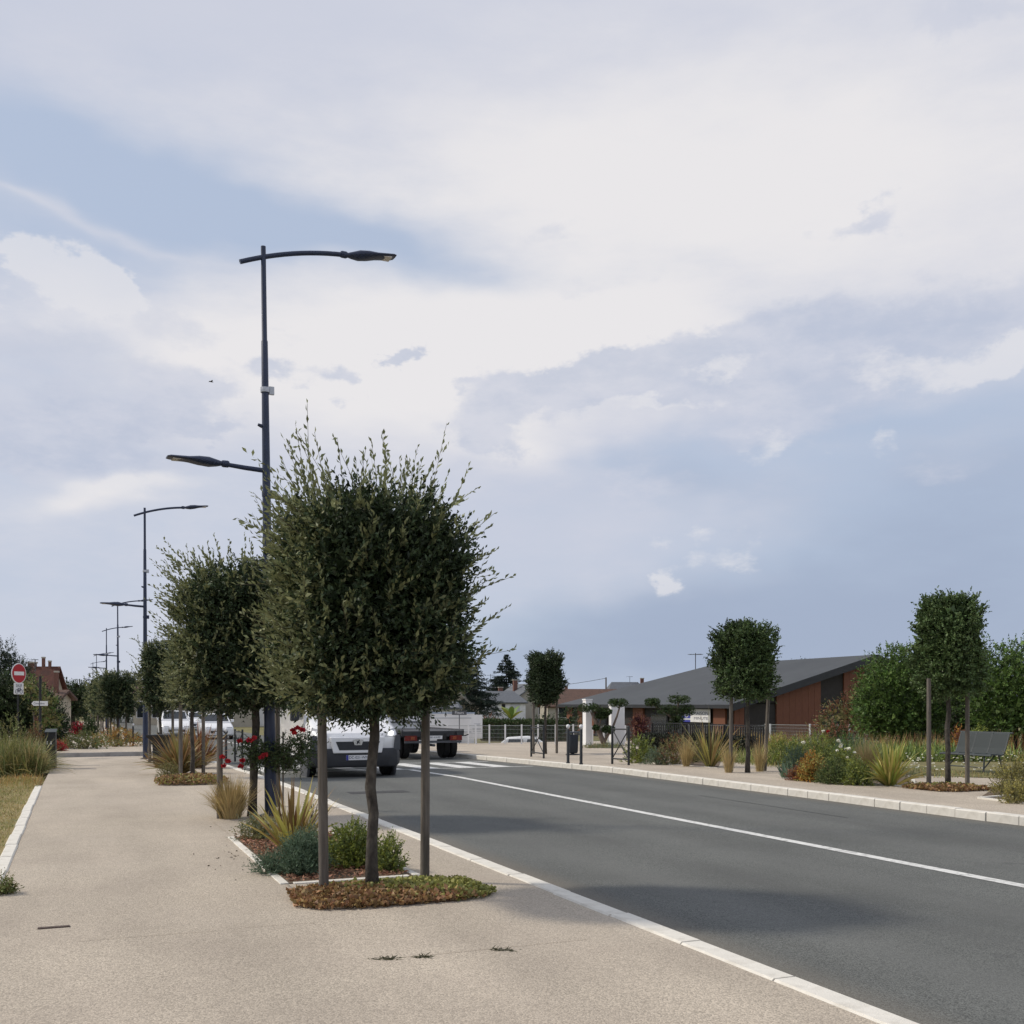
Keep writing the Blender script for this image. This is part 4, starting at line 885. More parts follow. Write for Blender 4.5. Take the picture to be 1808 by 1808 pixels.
# ================================================================ STREET FURNITURE
def bollard(label, px, py, zo, h=1.02, r=.038, loc=None):
    p = at(px, py, zo)[0] if loc is None else loc
    t = thing('bollard', label, 'bollard', p, 0, 'ball-topped bollards')
    MB().lathe([(r * 1.25, -.02), (r * 1.25, .03), (r, .05), (r, h - .14), (r * .85, h - .13)], 16).build('post', M_ANTH, t, smooth=True, auto=40)
    MB().lathe([(.02, h - .13)] + [(.052 * math.cos(a), h - .06 + .056 * math.sin(a)) for a in [R(-60 + 25 * i) for i in range(7)]] + [(.004, h - .004)], 16).build('ball_cap', M_WHITE, t, smooth=True)
    return t
bollard('white-capped bollard in front of the litter bin across the road', 1003, 1348, RP)
bollard('white-capped bollard between litter bin and cross barrier', 1026, 1350, RP)
bollard('white-capped black bollard behind the second oak trunk', 399, 1343, PAV, 1.0)
bollard('far white-capped bollard on the raised pavement', 235, 1317, .1, 1.0)
def barrier(label, a, b_, zo, h=.95):
    p, _ = at(*a, zo); q, _ = at(*b_, zo); t = thing('cross_barrier', label, 'barrier', p, 0, 'cross barriers'); v = q - p
    for o in (Vector((0, 0, 0)), v): MB().tube([o + Vector((0, 0, -.03)), o + Vector((0, 0, h))], .03, 10).lathe([(.03, h), (.022, h + .02)], 10, tuple(o)).build('post', M_ANTH, t)
    for z in (.14, h - .06): MB().tube([(0, 0, z), v + Vector((0, 0, z))], .018, 8).build('rail', M_ANTH, t)
    MB().tube([(0, 0, .14), v + Vector((0, 0, h - .06))], .014, 8).build('brace', M_ANTH, t)
    MB().tube([(0, 0, h - .06), v * .5 + Vector((0, 0, h / 2 + .04))], .014, 8).tube([v * .5 + Vector((0, 0, h / 2 + .04)), v + Vector((0, 0, .14))], .014, 8).build('brace', M_ANTH, t)
barrier('grey cross barrier between bollards and planting bed', (1081, 1349), (1110, 1351), RP)
barrier('grey cross barrier in front of the dark clipped oak', (938, 1336), (960, 1339), RP)
barrier('dark cross barrier behind the rose and second oak', (415, 1343), (428, 1346), PAV)
p, s = at(1011, 1333, RP); t = thing('litter_bin', 'dark blue litter bin standing behind the two bollards', 'bin', p, -TH)
M_BIN = mat('bin_blue_black', (.016, .022, .032), .5, .1, 6)
MB().lathe([(.22, 0), (.22, .03), (.1, .04)], 18).build('base_plate', M_BIN, t); MB().lathe([(.15, .06), (.17, .12), (.185, .62), (.18, .64)], 18).build('body', M_BIN, t, smooth=True, auto=40)
MB().tube([(0, 0, .02), (0, 0, .1)], .06, 10).build('stem', M_BIN, t); MB().lathe([(.25, .70), (.25, .72), (.20, .74)], 18).build('lid', M_BIN, t)
for a in (0, 1.57, 3.14, 4.71): MB().tube([(.17 * math.cos(a), .17 * math.sin(a), .62), (.17 * math.cos(a), .17 * math.sin(a), .71)], .012, 6).build('lid_strut', M_BIN, t)
p, s = far(283, 31.5); t = thing('litter_bin', 'black bin with a wide flared rim near the second lamp', 'bin', p + Vector((0, -.8, 0)), -TH)
MB().loft([[(a * w, b_ * w, z) for a, b_ in ((-1, -1), (1, -1), (1, 1), (-1, 1))] for w, z in ((.2, .0), (.22, .62), (.36, .8), (.36, .84), (.3, .84))]).build('body', M_BLACK, t); MB().box((0, 0, .35), (.45, .46, .03)).build('band', M_GREYM, t)
# slim black cabinet with a sloping lid
p, s = at(90, 1357, -.005); t = thing('black_cabinet', 'slim black cabinet with sloping grey lid beside the weeds', 'cabinet', p, -TH + R(18))
MB().loft([[(-.125, -.17, z), (.125, -.17, z), (.125, .17, z + dz), (-.125, .17, z + dz)] for z, dz in ((-.03, 0), (.95, .07))]).build('body', M_BLACK, t, bevel=.006)
MB().loft([[(-.14, -.19, z), (.14, -.19, z), (.14, .19, z + .075), (-.14, .19, z + .075)] for z in (.955, .972)]).build('lid', M_GREYM, t)
for dx in (-.075, .02):
    MB().box((dx, -.173, .67), (.022, .005, .05)).box((dx, -.174, .715), (.022, .006, .02)).build('pictogram', M_WHITE, t)
# bench, parallel to the street
p, s = at(1722, 1364, RP); p2 = p
t = thing('park_bench', 'grey-green metal park bench facing the road', 'bench', p, R(-90))     # local x runs along the street, seat faces -y
prof = [(-.30, .405), (-.27, .43), (-.12, .425), (.03, .41), (.10, .43), (.16, .55), (.22, .72), (.27, .86), (.31, .885)]; HLEN = .68
def sheet(x0, x1, off=0., th=.012):
    b = MB(); b.loft([[(x0, y, z - off) for y, z in prof] + [(x0, y + .004, z - off - th) for y, z in prof[::-1]], [(x1, y, z - off) for y, z in prof] + [(x1, y + .004, z - off - th) for y, z in prof[::-1]]]); return b
M_MESHM = mat('perforated_metal', (.042, .052, .054), .75, .1, 60)
sheet(-HLEN, HLEN).build('seat_and_back', M_MESHM, t)
for x in (-.66, -.22, .22, .66): sheet(x - .016, x + .016, -.008, .03).build('rib', M_GREYM, t)
for y, z in ((-.30, .40), (.315, .88)): MB().tube([(-HLEN - .04, y, z), (HLEN + .04, y, z)], .018, 8).build('edge_tube', M_GREYM, t)
for x in (-.5, .5):
    for pts in ([(x, -.26, .42), (x, -.3, -.02)], [(x, .12, .46), (x, .3, -.02)]): MB().tube(pts, .018, 8).build('leg', M_GREYM, t)
    MB().tube([(x, -.28, .12), (x, .06, .42)], .014, 6).build('brace', M_GREYM, t)
MB().tube([(-.5, -.29, .14), (.5, -.29, .14)], .014, 6).build('stretcher', M_GREYM, t)
# black railing
a, _ = at(1151, 1325, RP); b_, _ = at(1352, 1334, RP); v = b_ - a; L_ = v.length
t = thing('black_railing', 'black railing of upright bars behind the planting bed', 'railing', a, math.atan2(v.y, v.x))
HR = .98; bar = MB().box((0, 0, HR / 2), (.036, .03, HR - .1)).mesh('bar', M_BLACK)
MB().box((L_ / 2, 0, HR), (L_, .05, .035)).build('handrail', M_BLACK, t); MB().box((L_ / 2, 0, .08), (L_, .03, .03)).build('bottom_rail', M_BLACK, t)
nb = int(L_ / .115)
for i in range(nb + 1): o = link('bar', bar, t); o.location = (i * L_ / nb, 0, .01)
for x in (0, L_ / 3, 2 * L_ / 3, L_): MB().box((x, .03, HR / 2), (.05, .05, HR)).build('post', M_BLACK, t)
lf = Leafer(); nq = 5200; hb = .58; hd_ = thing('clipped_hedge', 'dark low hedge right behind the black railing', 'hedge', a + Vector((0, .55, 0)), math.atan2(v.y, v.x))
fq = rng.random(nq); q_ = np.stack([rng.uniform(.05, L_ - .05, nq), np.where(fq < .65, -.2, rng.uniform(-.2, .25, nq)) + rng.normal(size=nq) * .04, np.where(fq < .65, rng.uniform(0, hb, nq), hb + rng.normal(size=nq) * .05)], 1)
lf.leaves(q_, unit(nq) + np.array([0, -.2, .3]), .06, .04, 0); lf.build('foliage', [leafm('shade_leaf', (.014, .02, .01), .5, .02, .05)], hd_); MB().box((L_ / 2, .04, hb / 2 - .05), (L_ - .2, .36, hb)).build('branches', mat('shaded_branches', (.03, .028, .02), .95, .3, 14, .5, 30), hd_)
# white wire fences
def wire_fence(label, pxs, ya, yb, zo, h, group='white wire fences'):
    P = [at(x, ya + (yb - ya) * (x - pxs[0]) / (pxs[-1] - pxs[0]), zo)[0] for x in pxs]
    t = thing('wire_fence', label, 'fence', P[0], 0, group)
    for p in P: MB().box(tuple(p - P[0] + Vector((0, 0, h / 2))), (.07, .07, h + .04), -TH).build('post', M_WHITE, t)
    for p, q in zip(P, P[1:]):
        b = MB(); v = q - p; n = max(2, int(v.length / .06)); an = math.atan2(v.y, v.x)
        for i in range(1, n):
            c = p - P[0] + v * i / n; b.box((c.x, c.y, c.z + h / 2), (.004, .004, h * .96), an)
        for k in range(6):
            c = (p + q) / 2 - P[0]; b.box((c.x, c.y, c.z + .04 + k * (h - .07) / 5), (v.length, .008, .008 if k % 5 else .022), an)
        tag(b.build('wire_panel', M_WIRE, t), kind='stuff')
    return t
wire_fence('white wire mesh fence in front of the clipped hedge', [700, 740, 790, 827, 840, 864, 892, 921, 950, 981, 1012, 1034], 1317, 1317, 0., .94)
wire_fence('white wire fence behind the golden grasses', [1352, 1360, 1430, 1500, 1570], 1308, 1311, 0., .85)
wire_fence('white wire fence around the pruned pines and gate', [1046, 1066, 1074], 1316, 1316, 0., .85)
wire_fence('white wire fence seen through the black railing', [1104, 1140, 1215, 1290, 1352], 1313, 1310, 0., .85)
# white gate pillars
for px, py, w, d, h, lab in ((1037, 1319, .27, .5, 1.98, 'tall slim white gate pillar beside the litter bin'), (1089, 1318, .6, .35, 1.75, 'broad white gate pillar behind the cross barrier')):
    p, s = at(px, py, 0.); t = thing('gate_pillar', lab, 'pillar', p, -TH + R(12)); MB().box((0, 0, h / 2 - .1), (w, d, h + .2)).build('shaft', M_WHITER, t, bevel=.01); MB().box((0, 0, h + .03), (w + .04, d + .04, .06)).build('cap', M_WHITER, t)
# sign board hung on the fence, and the low white wall behind the truck
p, s = far(842, 47.5); t = thing('notice_board', 'white notice board with grey print hung on the wire fence', 'sign', p, -TH)
zt = EYE - (1262 - HZ) * s - p.z; zb = EYE - (1304 - HZ) * s - p.z
MB().box((0, 0, (zt + zb) / 2), (.50, .02, zt - zb)).build('board', M_WHITE, t); MB().box((-.02, 0.03, zb / 2), (.05, .05, zb)).build('post', M_WHITE, t)
for k, (w, z) in enumerate(((.3, .62), (.22, .58), (.4, .42), (.34, .37), (.36, .3))): MB().box((.02 if k < 2 else 0, -.012, zb + (zt - zb) * z), (w, .004, .022)).build('print_line', mat('grey_print', (.42, .43, .44), .7, .05, 5), t)
p, s = far(745, 49); t = thing('garden_wall', 'low white garden wall with grey bands behind the flatbed truck', 'wall', p, -TH)
zt = EYE - (1260 - HZ) * s - p.z; w = 185 * s
MB().box((0, 0, zt / 2), (w, .2, zt)).build('wall_face', M_WHITER, t); MB().box((0, 0, zt + .03), (w + .05, .26, .06)).build('coping', M_BLUE if 0 else mat('blue_grey_coping', (.36, .43, .55), .7, .06, 4), t)
for z in (.86, .42): MB().box((0, -.105, zt * z), (w, .012, .06)).build('band', M_SHUT, t)
p, s = far(811, 48.4); t = thing('script_board', 'dark grey board with white script above the garden wall', 'sign', p, -TH)
zc_ = EYE - (1258.5 - HZ) * s - p.z; MB().box((0, 0, zc_), (.68, .03, .2)).build('board', M_PLASTG, t); MB().box((0, .02, zc_ / 2), (.04, .02, zc_)).build('post', M_PLASTG, t)
text('lettering', 'Fleurs', .17, M_WHITE, t, (0, -.018, zc_), (R(90), 0, 0))
# no-entry sign and cycle plate
p, s = far(33, 35); t = thing('no_entry_sign', 'round red no-entry sign with a white cycle plate below it', 'sign', p, R(52))
z1 = EYE + (HZ - 1189) * s - p.z; z2 = EYE + (HZ - 1216) * s - p.z
MB().tube([(0, .03, -.1), (0, .03, z1 + .36)], .03, 10).build('post', M_BLACK, t)
MB().lathe([(.335, -.012), (.345, 0), (.335, .012)], 36, (0, 0, z1), 'y').build('back_plate', M_WHITE, t)
fc = MB().lathe([(.312, -.0165), (.312, -.0125)], 36, (0, 0, z1), 'y').build('disc', M_RED, t); MB().box((0, -.0185, z1), (.46, .003, .125)).build('bar', M_WHITE, fc)
pl = MB().box((0, 0, z2), (.44, .02, .38)).build('plate', M_WHITE, t, bevel=.008)
text('lettering', 'SAUF', .14, M_INK, pl, (0, -.013, z2 + .1), (R(90), 0, 0), .9)
cy = MB()
for dx in (-.1, .1): cy.tube([(dx + .065 * math.cos(a), -.014, z2 - .09 + .065 * math.sin(a)) for a in [2 * math.pi * k / 16 for k in range(17)]], .008, 5)
for a, b_ in (((-.1, -.09), (-.04, .01)), ((-.04, .01), (.06, .01)), ((.06, .01), (.1, -.09)), ((-.04, .01), (0, -.09)), ((0, -.09), (.06, .01)), ((0, -.09), (-.1, -.09)), ((.06, .01), (.05, .05)), ((-.04, .01), (-.05, .03))): cy.tube([(a[0], -.014, z2 + a[1]), (b_[0], -.014, z2 + b_[1])], .008, 5)
cy.build('cycle_symbol', M_INK, pl)
p, s = far(70, 38); t = thing('direction_sign', 'white arrow sign pointing away from the street on a black post', 'sign', p, -TH + R(-14))
z1 = EYE + (HZ - 1242) * s - p.z; MB().tube([(0, .03, -.1), (0, .03, EYE + (HZ - 1194) * s - p.z)], .045, 10).build('post', M_BLACK, t)
ar = MB().prism([(-.34, 0), (-.25, .085), (.34, .085), (.34, -.085), (-.25, -.085)], -.01, .01); ar.v = [(x, y, z + z1) for x, y, z in ar.v]; ar.build('arrow_plate', M_WHITE, t)
text('lettering', 'Cimetière', .115, M_INK, t, (-.02, -.012, z1), (R(90), 0, 0))
# bird
d = ray(373, 674) * 60; t = thing('bird', 'small dark bird flying beside the tall near lamp', 'bird', d + Vector((0, 0, EYE)), R(20))
bd = MB().tube([(-.14, 0, 0), (-.08, 0, .0), (0, 0, .005), (.08, 0, .0), (.13, 0, .01)], [.012, .03, .035, .025, .008], 8)
for sg in (-1, 1): bd.loft([[(-.05, 0, .02), (.05, 0, .02), (.05, 0, .01), (-.05, 0, .01)], [(-.03, sg * .13, .06), (.04, sg * .13, .06), (.04, sg * .13, .055), (-.03, sg * .13, .055)], [(-.05, sg * .24, .03), (-.03, sg * .24, .03), (-.03, sg * .24, .027), (-.05, sg * .24, .027)]])
bd.build('body', mat('bird_brown', (.05, .045, .04), .8, .2, 20), t, smooth=True)

# ================================================================ VEHICLES (local: nose towards -y, origin on the ground at the nose)
def rr(y, hw, zb, zt, r=.12, tw=1., n=4):
    o = []
    for cx, cz, a0 in ((1, 1, 0), (-1, 1, 90), (-1, -1, 180), (1, -1, 270)):
        for k in range(n + 1):
            a = R(a0 + 90 * k / n); w = hw * (tw if cz > 0 else 1)
            o.append(((w - r) * cx + r * math.cos(a), y, ((zt - r) if cz > 0 else (zb + r)) + r * math.sin(a)))
    return o
def wheel(parent, x, y, r, w, rimm=M_PLASTG):
    wh = MB().lathe([(r * .62, -w / 2), (r * .94, -w / 2), (r, -w * .36), (r, w * .36), (r * .94, w / 2), (r * .62, w / 2)], 24, (x, y, r), 'x').build('wheel', M_RUBBER, parent, smooth=True, auto=35)
    sg = 1 if x > 0 else -1
    b = MB().lathe([(r * .60, 0), (r * .56, .02), (r * .2, .035)], 20, (0, 0, 0), 'x'); b.v = [(x + sg * (w / 2 - .03) + sg * vx, y + vy, r + vz) for vx, vy, vz in b.v]; b.build('rim', rimm, wh); return wh
def make_van():
    p, s = at(622, 1368, ROAD); t = thing('white_van', 'white panel van with dark bumper coming towards us behind the nearest oak', 'van', (5.80, p.y - 1.1, g(p.y) + ROAD), R(-1))
    S = [rr(.10, .80, .36, .90, .1), rr(.14, .93, .33, 1.0, .14), rr(.30, .99, .31, 1.10, .16), rr(.62, 1.01, .3, 1.22, .16), rr(.95, 1.02, .3, 1.34, .16), rr(1.5, 1.02, .3, 1.98, .22, .9), rr(1.85, 1.02, .3, 2.2, .24, .88), rr(2.3, 1.02, .3, 2.28, .22, .89), rr(4.85, 1.02, .3, 2.28, .22, .89), rr(4.98, 1.0, .33, 2.22, .2, .89)]
    MB().loft(S).build('body', M_CARW, t, smooth=True, auto=35)
    # dark lower bumper with pale grille frame
    MB().loft([rr(-.02, .74, .27, .60, .1), rr(.03, .93, .24, .66, .12), rr(.2, 1.03, .24, .66, .12), rr(.42, 1.045, .26, .62, .1)]).build('bumper', M_PLASTIC, t, smooth=True, auto=40)
    MB().loft([[(sx * k, y, z) for sx, z in ((-.86, .62), (-1.0, .62), (-1.0, .95), (-.9, .95))] for k in (1,) for y in (.04, .3)]).build('corner_panel', M_PLASTG, t)
    MB().loft([[(-sx * k, y, z) for sx, z in ((-.86, .62), (-1.0, .62), (-1.0, .95), (-.9, .95))][::-1] for k in (1,) for y in (.04, .3)]).build('corner_panel', M_PLASTG, t)
    gf = MB().prism([(-.62, .92), (-.55, .56), (.55, .56), (.62, .92)], -.06, .12).build('grille_frame', M_CARW, t, bevel=.02)
    MB().prism([(-.50, .82), (-.42, .63), (.42, .63), (.50, .82)], -.068, -.055).build('grille', M_PLASTIC, gf)
    MB().prism([(-.12, .86), (-.08, .74), (.08, .74), (.12, .86), (.0, .88)], -.082, -.066).build('badge_shield', M_CHROME, gf)
    em_ = MB().tube([(-.03, -.088, .76), (-.01, -.088, .81), (.03, -.088, .845)], [.01, .018, .012], 6).tube([(-.01, -.088, .81), (.045, -.088, .80)], [.01, .006], 6).tube([(0, -.088, .80), (.03, -.088, .765)], [.01, .006], 6).tube([(-.01, -.088, .82), (-.045, -.088, .84)], [.008, .004], 6); em_.build('lion_emblem', M_PLASTIC, gf)
    for sg in (-1, 1):
        b = MB().loft([[(sg * .66, .085, .93), (sg * .93, .12, .93), (sg * .97, .3, 1.0), (sg * .96, .36, 1.12), (sg * .78, .16, 1.08), (sg * .68, .1, 1.0)], [(sg * .66, .12, .93), (sg * .90, .2, .93), (sg * .9, .4, 1.0), (sg * .9, .42, 1.1), (sg * .78, .25, 1.06), (sg * .68, .18, 1.0)]]).build('headlight', M_LENS, t)
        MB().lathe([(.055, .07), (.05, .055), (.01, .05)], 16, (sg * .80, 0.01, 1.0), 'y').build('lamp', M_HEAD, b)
        MB().tube([(sg * .7, -.01, .42), (sg * .7, .03, .42)], .06, 12).build('fog_light', M_LENS, t)
        MB().lathe([(.46, -.03), (.47, 0), (.46, .03)], 24, (sg * 1.0, .9, .33), 'x').build('wheel_arch', M_PLASTG, t)
        mr = MB().tube([(sg * 1.0, 1.15, 1.42), (sg * 1.16, 1.08, 1.42)], .03, 8).build('mirror', M_PLASTIC, t); MB().loft([rr(1.02, .09, 1.28, 1.6, .04), rr(1.16, .1, 1.26, 1.62, .04)]).build('housing', M_PLASTIC, mr).location.x = sg * 1.2
        MB().poly([(sg * 1.022, 1.25, 1.36), (sg * 1.022, 2.15, 1.36), (sg * .955, 2.1, 1.92), (sg * .965, 1.72, 1.92)]).build('side_window', M_DKGLASS, t).location.x = sg * .004
        wheel(t, sg * .9, .92, .335, .22); wheel(t, sg * .9, 3.95, .335, .22)
    MB().add([(-.9, .97, 1.37), (.9, .97, 1.37), (.84, 1.5, 1.92), (-.84, 1.5, 1.92)], [[0, 1, 2, 3]]).build('windscreen', M_DKGLASS, t).location = (0, -.03, .03)
    for x0 in (-.3, .35): MB().tube([(x0, .95, 1.40), (x0 + .4, 1.05, 1.5)], .01, 5).build('wiper', M_PLASTIC, t)
    np_ = MB().box((-.0, -.03, .46), (.52, .012, .11)).build('number_plate', M_WHITE, t); MB().box((-.235, -.038, .46), (.05, .006, .108)).build('plate_band', M_BLUE, np_)
    text('lettering', 'DC-021-WM', .085, M_INK, np_, (.02, -.0375, .46), (R(90), 0, 0), .95)
    MB().box((0, .05, .33), (1.3, .03, .04)).build('air_slot', M_BLACK, t)
make_van()
def make_truck():
    p, s = at(765, 1341, ROAD); t = thing('flatbed_truck', 'dark flatbed truck with red tail lights driving away past the crossing', 'truck', (p.x, p.y, p.z), R(2))
    MB().box((0, 1.9, .87), (2.1, 3.8, .06)).build('bed', M_PLASTIC, t); MB().box((0, .04, .79), (2.1, .06, .13)).build('tail_beam', M_PLASTIC, t)
    for x in (-.4, .4): MB().box((x, 2.4, .72), (.09, 4.8, .2)).build('chassis_rail', M_BLACK, t)
    for sg in (-1, 1):
        MB().box((sg * 1.02, 1.9, .93), (.05, 3.8, .05)).build('side_rail', M_PLASTG, t)
        tl = MB().box((sg * .76, -.02, .68), (.40, .06, .16)).build('tail_light', M_REDL, t); MB().box((sg * .70, -.055, .68), (.13, .012, .1)).build('indicator', M_ORL, tl)
        MB().box((sg * .80, .9, .82), (.46, .9, .04)).build('mudguard', M_BLACK, t)
        MB().box((sg * .9, -.02, .83), (.24, .05, .14)).build('lamp_box', M_PLASTIC, t)
        for dx in (.68, .93): wheel(t, sg * dx, .9, .38, .21)
        wheel(t, sg * .85, 4.4, .38, .22); MB().tube([(sg * 1.06, .0, .74), (sg * 1.2, .0, .78)], .02, 6).build('marker_arm', M_RUBBER, t)
    MB().box((0, .0, .56), (1.9, .05, .07)).build('under_run_bar', M_PLASTG, t); np_ = MB().box((.05, -.04, .70), (.48, .012, .11)).build('number_plate', M_WHITE, t); text('lettering', 'BK-414-KP', .08, M_INK, np_, (.05, -.047, .70), (R(90), 0, 0), .95)
    MB().tube([(0, .3, .45), (0, -.1, .45)], .04, 8).build('tow_hitch', M_PLASTG, t)
    cab = MB().loft([rr(3.95, .98, .5, 1.95, .14, .94), rr(4.6, 1.0, .45, 2.15, .2, .9), rr(5.2, .99, .45, 1.85, .2, .92), rr(5.6, .95, .45, 1.2, .16)]).build('cab', M_CARW, t, smooth=True, auto=40)
    MB().box((0, 3.94, 1.62), (1.4, .02, .4)).build('rear_window', M_DKGLASS, cab); MB().box((0, 3.86, 1.12), (2.0, .04, .05)).box((-.95, 3.86, 1.0), (.05, .04, .25)).box((.95, 3.86, 1.0), (.05, .04, .25)).build('headboard', M_PLASTG, t)
make_truck()
def make_car(label, loc, rz, L_=4.2, W=.88, H=1.5, hood=.9, group='white cars'):
    t = thing('white_car', label, 'car', loc, rz, group); k = L_ / 4.2
    MB().loft([rr(0, W * .82, .3, .66, .1), rr(.12 * k, W * .96, .22, .78, .14), rr(.9 * k, W, .2, hood, .14), rr(1.3 * k, W, .2, hood + .06, .14), rr(3.7 * k, W, .2, hood + .04, .14), rr(4.1 * k, W * .95, .24, hood - .05, .16), rr(4.2 * k, W * .85, .3, hood - .2, .12)]).build('body', M_CARW, t, smooth=True, auto=35)
    cb = MB().loft([rr(1.15 * k, W * .92, hood - .05, hood + .1, .04), rr(1.9 * k, W * .88, hood - .05, H - .03, .12, .88), rr(2.5 * k, W * .88, hood - .05, H, .12, .88), rr(3.5 * k, W * .88, hood - .05, H - .05, .12, .88), rr(4.05 * k, W * .86, hood - .1, hood + .1, .05)]).build('roof', M_CARW, t, smooth=True, auto=35)
    MB().add([(-W * .78, 1.22 * k, hood + .12), (W * .78, 1.22 * k, hood + .12), (W * .70, 1.84 * k, H - .09), (-W * .70, 1.84 * k, H - .09)], [[0, 1, 2, 3]]).build('windscreen', M_DKGLASS, t).location = (0, -.03, .02)
    MB().add([(W * .74, 4.02 * k, hood + .1), (-W * .74, 4.02 * k, hood + .1), (-W * .70, 3.55 * k, H - .12), (W * .70, 3.55 * k, H - .12)], [[0, 1, 2, 3]]).build('rear_window', M_DKGLASS, t).location = (0, .03, .02)
    for sg in (-1, 1):
        for y0, y1 in ((1.5, 2.45), (2.55, 3.5)): MB().poly([(sg * W * .905, y0 * k, hood + .04), (sg * W * .905, y1 * k, hood + .04), (sg * W * .80, (y1 - .1) * k, H - .14), (sg * W * .80, (y0 + (.35 if y0 < 2 else .05)) * k, H - .14)]).build('side_window', M_DKGLASS, t).location.x = sg * .012
        MB().loft([rr(.04, .16, .6, .74, .05), rr(.3, .15, .64, .78, .05)]).build('headlight', M_LENS, t).location.x = sg * W * .66
        MB().box((sg * W * .72, 4.16 * k, hood - .2), (.22, .08, .14)).build('tail_light', M_REDL, t)
        MB().loft([rr(1.45, .08, hood + .08, hood + .22, .03), rr(1.55, .09, hood + .06, hood + .24, .03)]).build('mirror', M_CARW, t).location.x = sg * (W + .08)
        wheel(t, sg * (W - .1), .8 * k, .31, .2); wheel(t, sg * (W - .1), 3.35 * k, .31, .2)
    MB().box((0, .02, .45), (1.0, .06, .16)).build('grille', M_PLASTIC, t); MB().box((0, -.02, .42), (.5, .02, .1)).build('number_plate', M_WHITE, t)
    return t
p, s = far(312, 66, ROAD); make_car('white car approaching far up the road behind the bronze flax', p, 0, 4.3, .92, 1.72, 1.05)
p, s = far(378, 63, ROAD); make_car('white car seen between flax and second oak trunk', p + Vector((.3, 0, 0)), 0, 4.2, .9, 1.55, .95)
p, s = far(352, 84, ROAD); make_car('farther white car half hidden behind the flax', p, 0, 4.2, .9, 1.5, .92)
p, s = far(956, 53); cr = make_car('white car parked low behind the white wire fence', Vector((p.x, p.y, g(p.y) - 1.155)), R(62), 3.8, .86, 1.45, .88); cr.location.x += 1.6

# ================================================================ BUILDINGS
def wall_window(parent, c, w, h, ax, out, m=M_DKGLASS, frame=M_WHITE):
    """window on a wall: ax = unit vector along the wall, out = outward normal"""
    ax = Vector(ax); out = Vector(out); c = Vector(c); an = math.atan2(ax.y, ax.x)
    f = MB().box(tuple(c + out * .02), (w + .14, .06, h + .14), an).build('window', frame, parent); MB().box(tuple(c + out * .06), (w, .03, h), an).build('pane', m, f); return f
Bx, By, EZ, RZ = 33.5, 48.9, 1.68, 4.46; GZ = g(By) - .16
t = thing('brown_building', 'low building with dark grey sloping roof and brown cladding', 'building', (0, 0, 0)); WID = 19.4; LEN = 21.; OV = .55
MB().box((Bx + WID / 2, By + LEN / 2, (GZ - .3 + EZ - .05) / 2), (WID - .1, LEN - .1, EZ - .05 - GZ + .3)).build('wall', M_DKCLAD, t)
MB().prism([(Bx + .05, EZ - .1), (Bx + WID - .05, EZ - .1), (Bx + WID / 2, RZ - .35)], By + .05, By + .4).build('gable_wall', M_DKCLAD, t)
rise = (RZ - EZ) / (WID / 2)
rf = MB()
xe, ze = Bx - OV, EZ - OV * rise
th = .2
def roofside(sg):
    x0 = xe if sg < 0 else Bx + WID + OV; xr = Bx + WID / 2
    y0, y1r, y1e = By - OV, By + 16.5, By + LEN + OV
    v = [(x0, y0, ze), (xr, y0, RZ), (xr, y1r, RZ), (x0, y1e, ze)]
    b = MB().add(v + [(x, y, z - th) for x, y, z in v], [[0, 1, 2, 3], [7, 6, 5, 4], [0, 4, 5, 1], [3, 2, 6, 7], [0, 3, 7, 4]])
    return b
r1 = roofside(-1).build('roof', M_ROOFG, t); roofside(1).build('roof', M_ROOFG, t)
v = [(xe, By + LEN + OV, ze), (Bx + WID / 2, By + 16.5, RZ), (Bx + WID + OV, By + LEN + OV, ze)]; MB().poly(v[::-1]).build('roof_hip', M_ROOFG, t)
# fascias, 3 mm proud
MB().add([(xe - .003, By - OV - .01, ze + .01), (xe - .003, By + LEN + OV, ze + .01), (xe - .003, By + LEN + OV, ze - th), (xe - .003, By - OV - .01, ze - th)], [[0, 1, 2, 3]]).build('fascia', M_FASCIA, r1)
MB().add([(xe, By - OV - .004, ze), (Bx + WID / 2, By - OV - .004, RZ), (Bx + WID / 2, By - OV - .004, RZ - .42), (xe, By - OV - .004, ze - .42)], [[0, 3, 2, 1]]).build('fascia', M_FASCIA, r1)
def y_on_west(px): d = ray(px, HZ); return Bx * d.y / d.x
def x_on_south(px): d = ray(px, HZ); return By * d.x / d.y
for a, b_ in ((1002, 1011), (1021, 1029), (1044, 1050), (1119, 1137), (1261, 1282)):
    y1, y0 = y_on_west(a), y_on_west(b_); MB().box((Bx - .01, (y0 + y1) / 2, (GZ + EZ - .2) / 2), (.12, abs(y1 - y0), EZ - .2 - GZ)).build('cladding_panel', M_CEDAR, t)
for a, b_ in ((1056, 1072), (1086, 1098), (1150, 1180), (1184, 1206)):
    y1, y0 = y_on_west(a), y_on_west(b_); wall_window(t, (Bx, (y0 + y1) / 2, .35), abs(y1 - y0) - .2, 1.1, (0, 1, 0), (-1, 0, 0), frame=M_FASCIA)
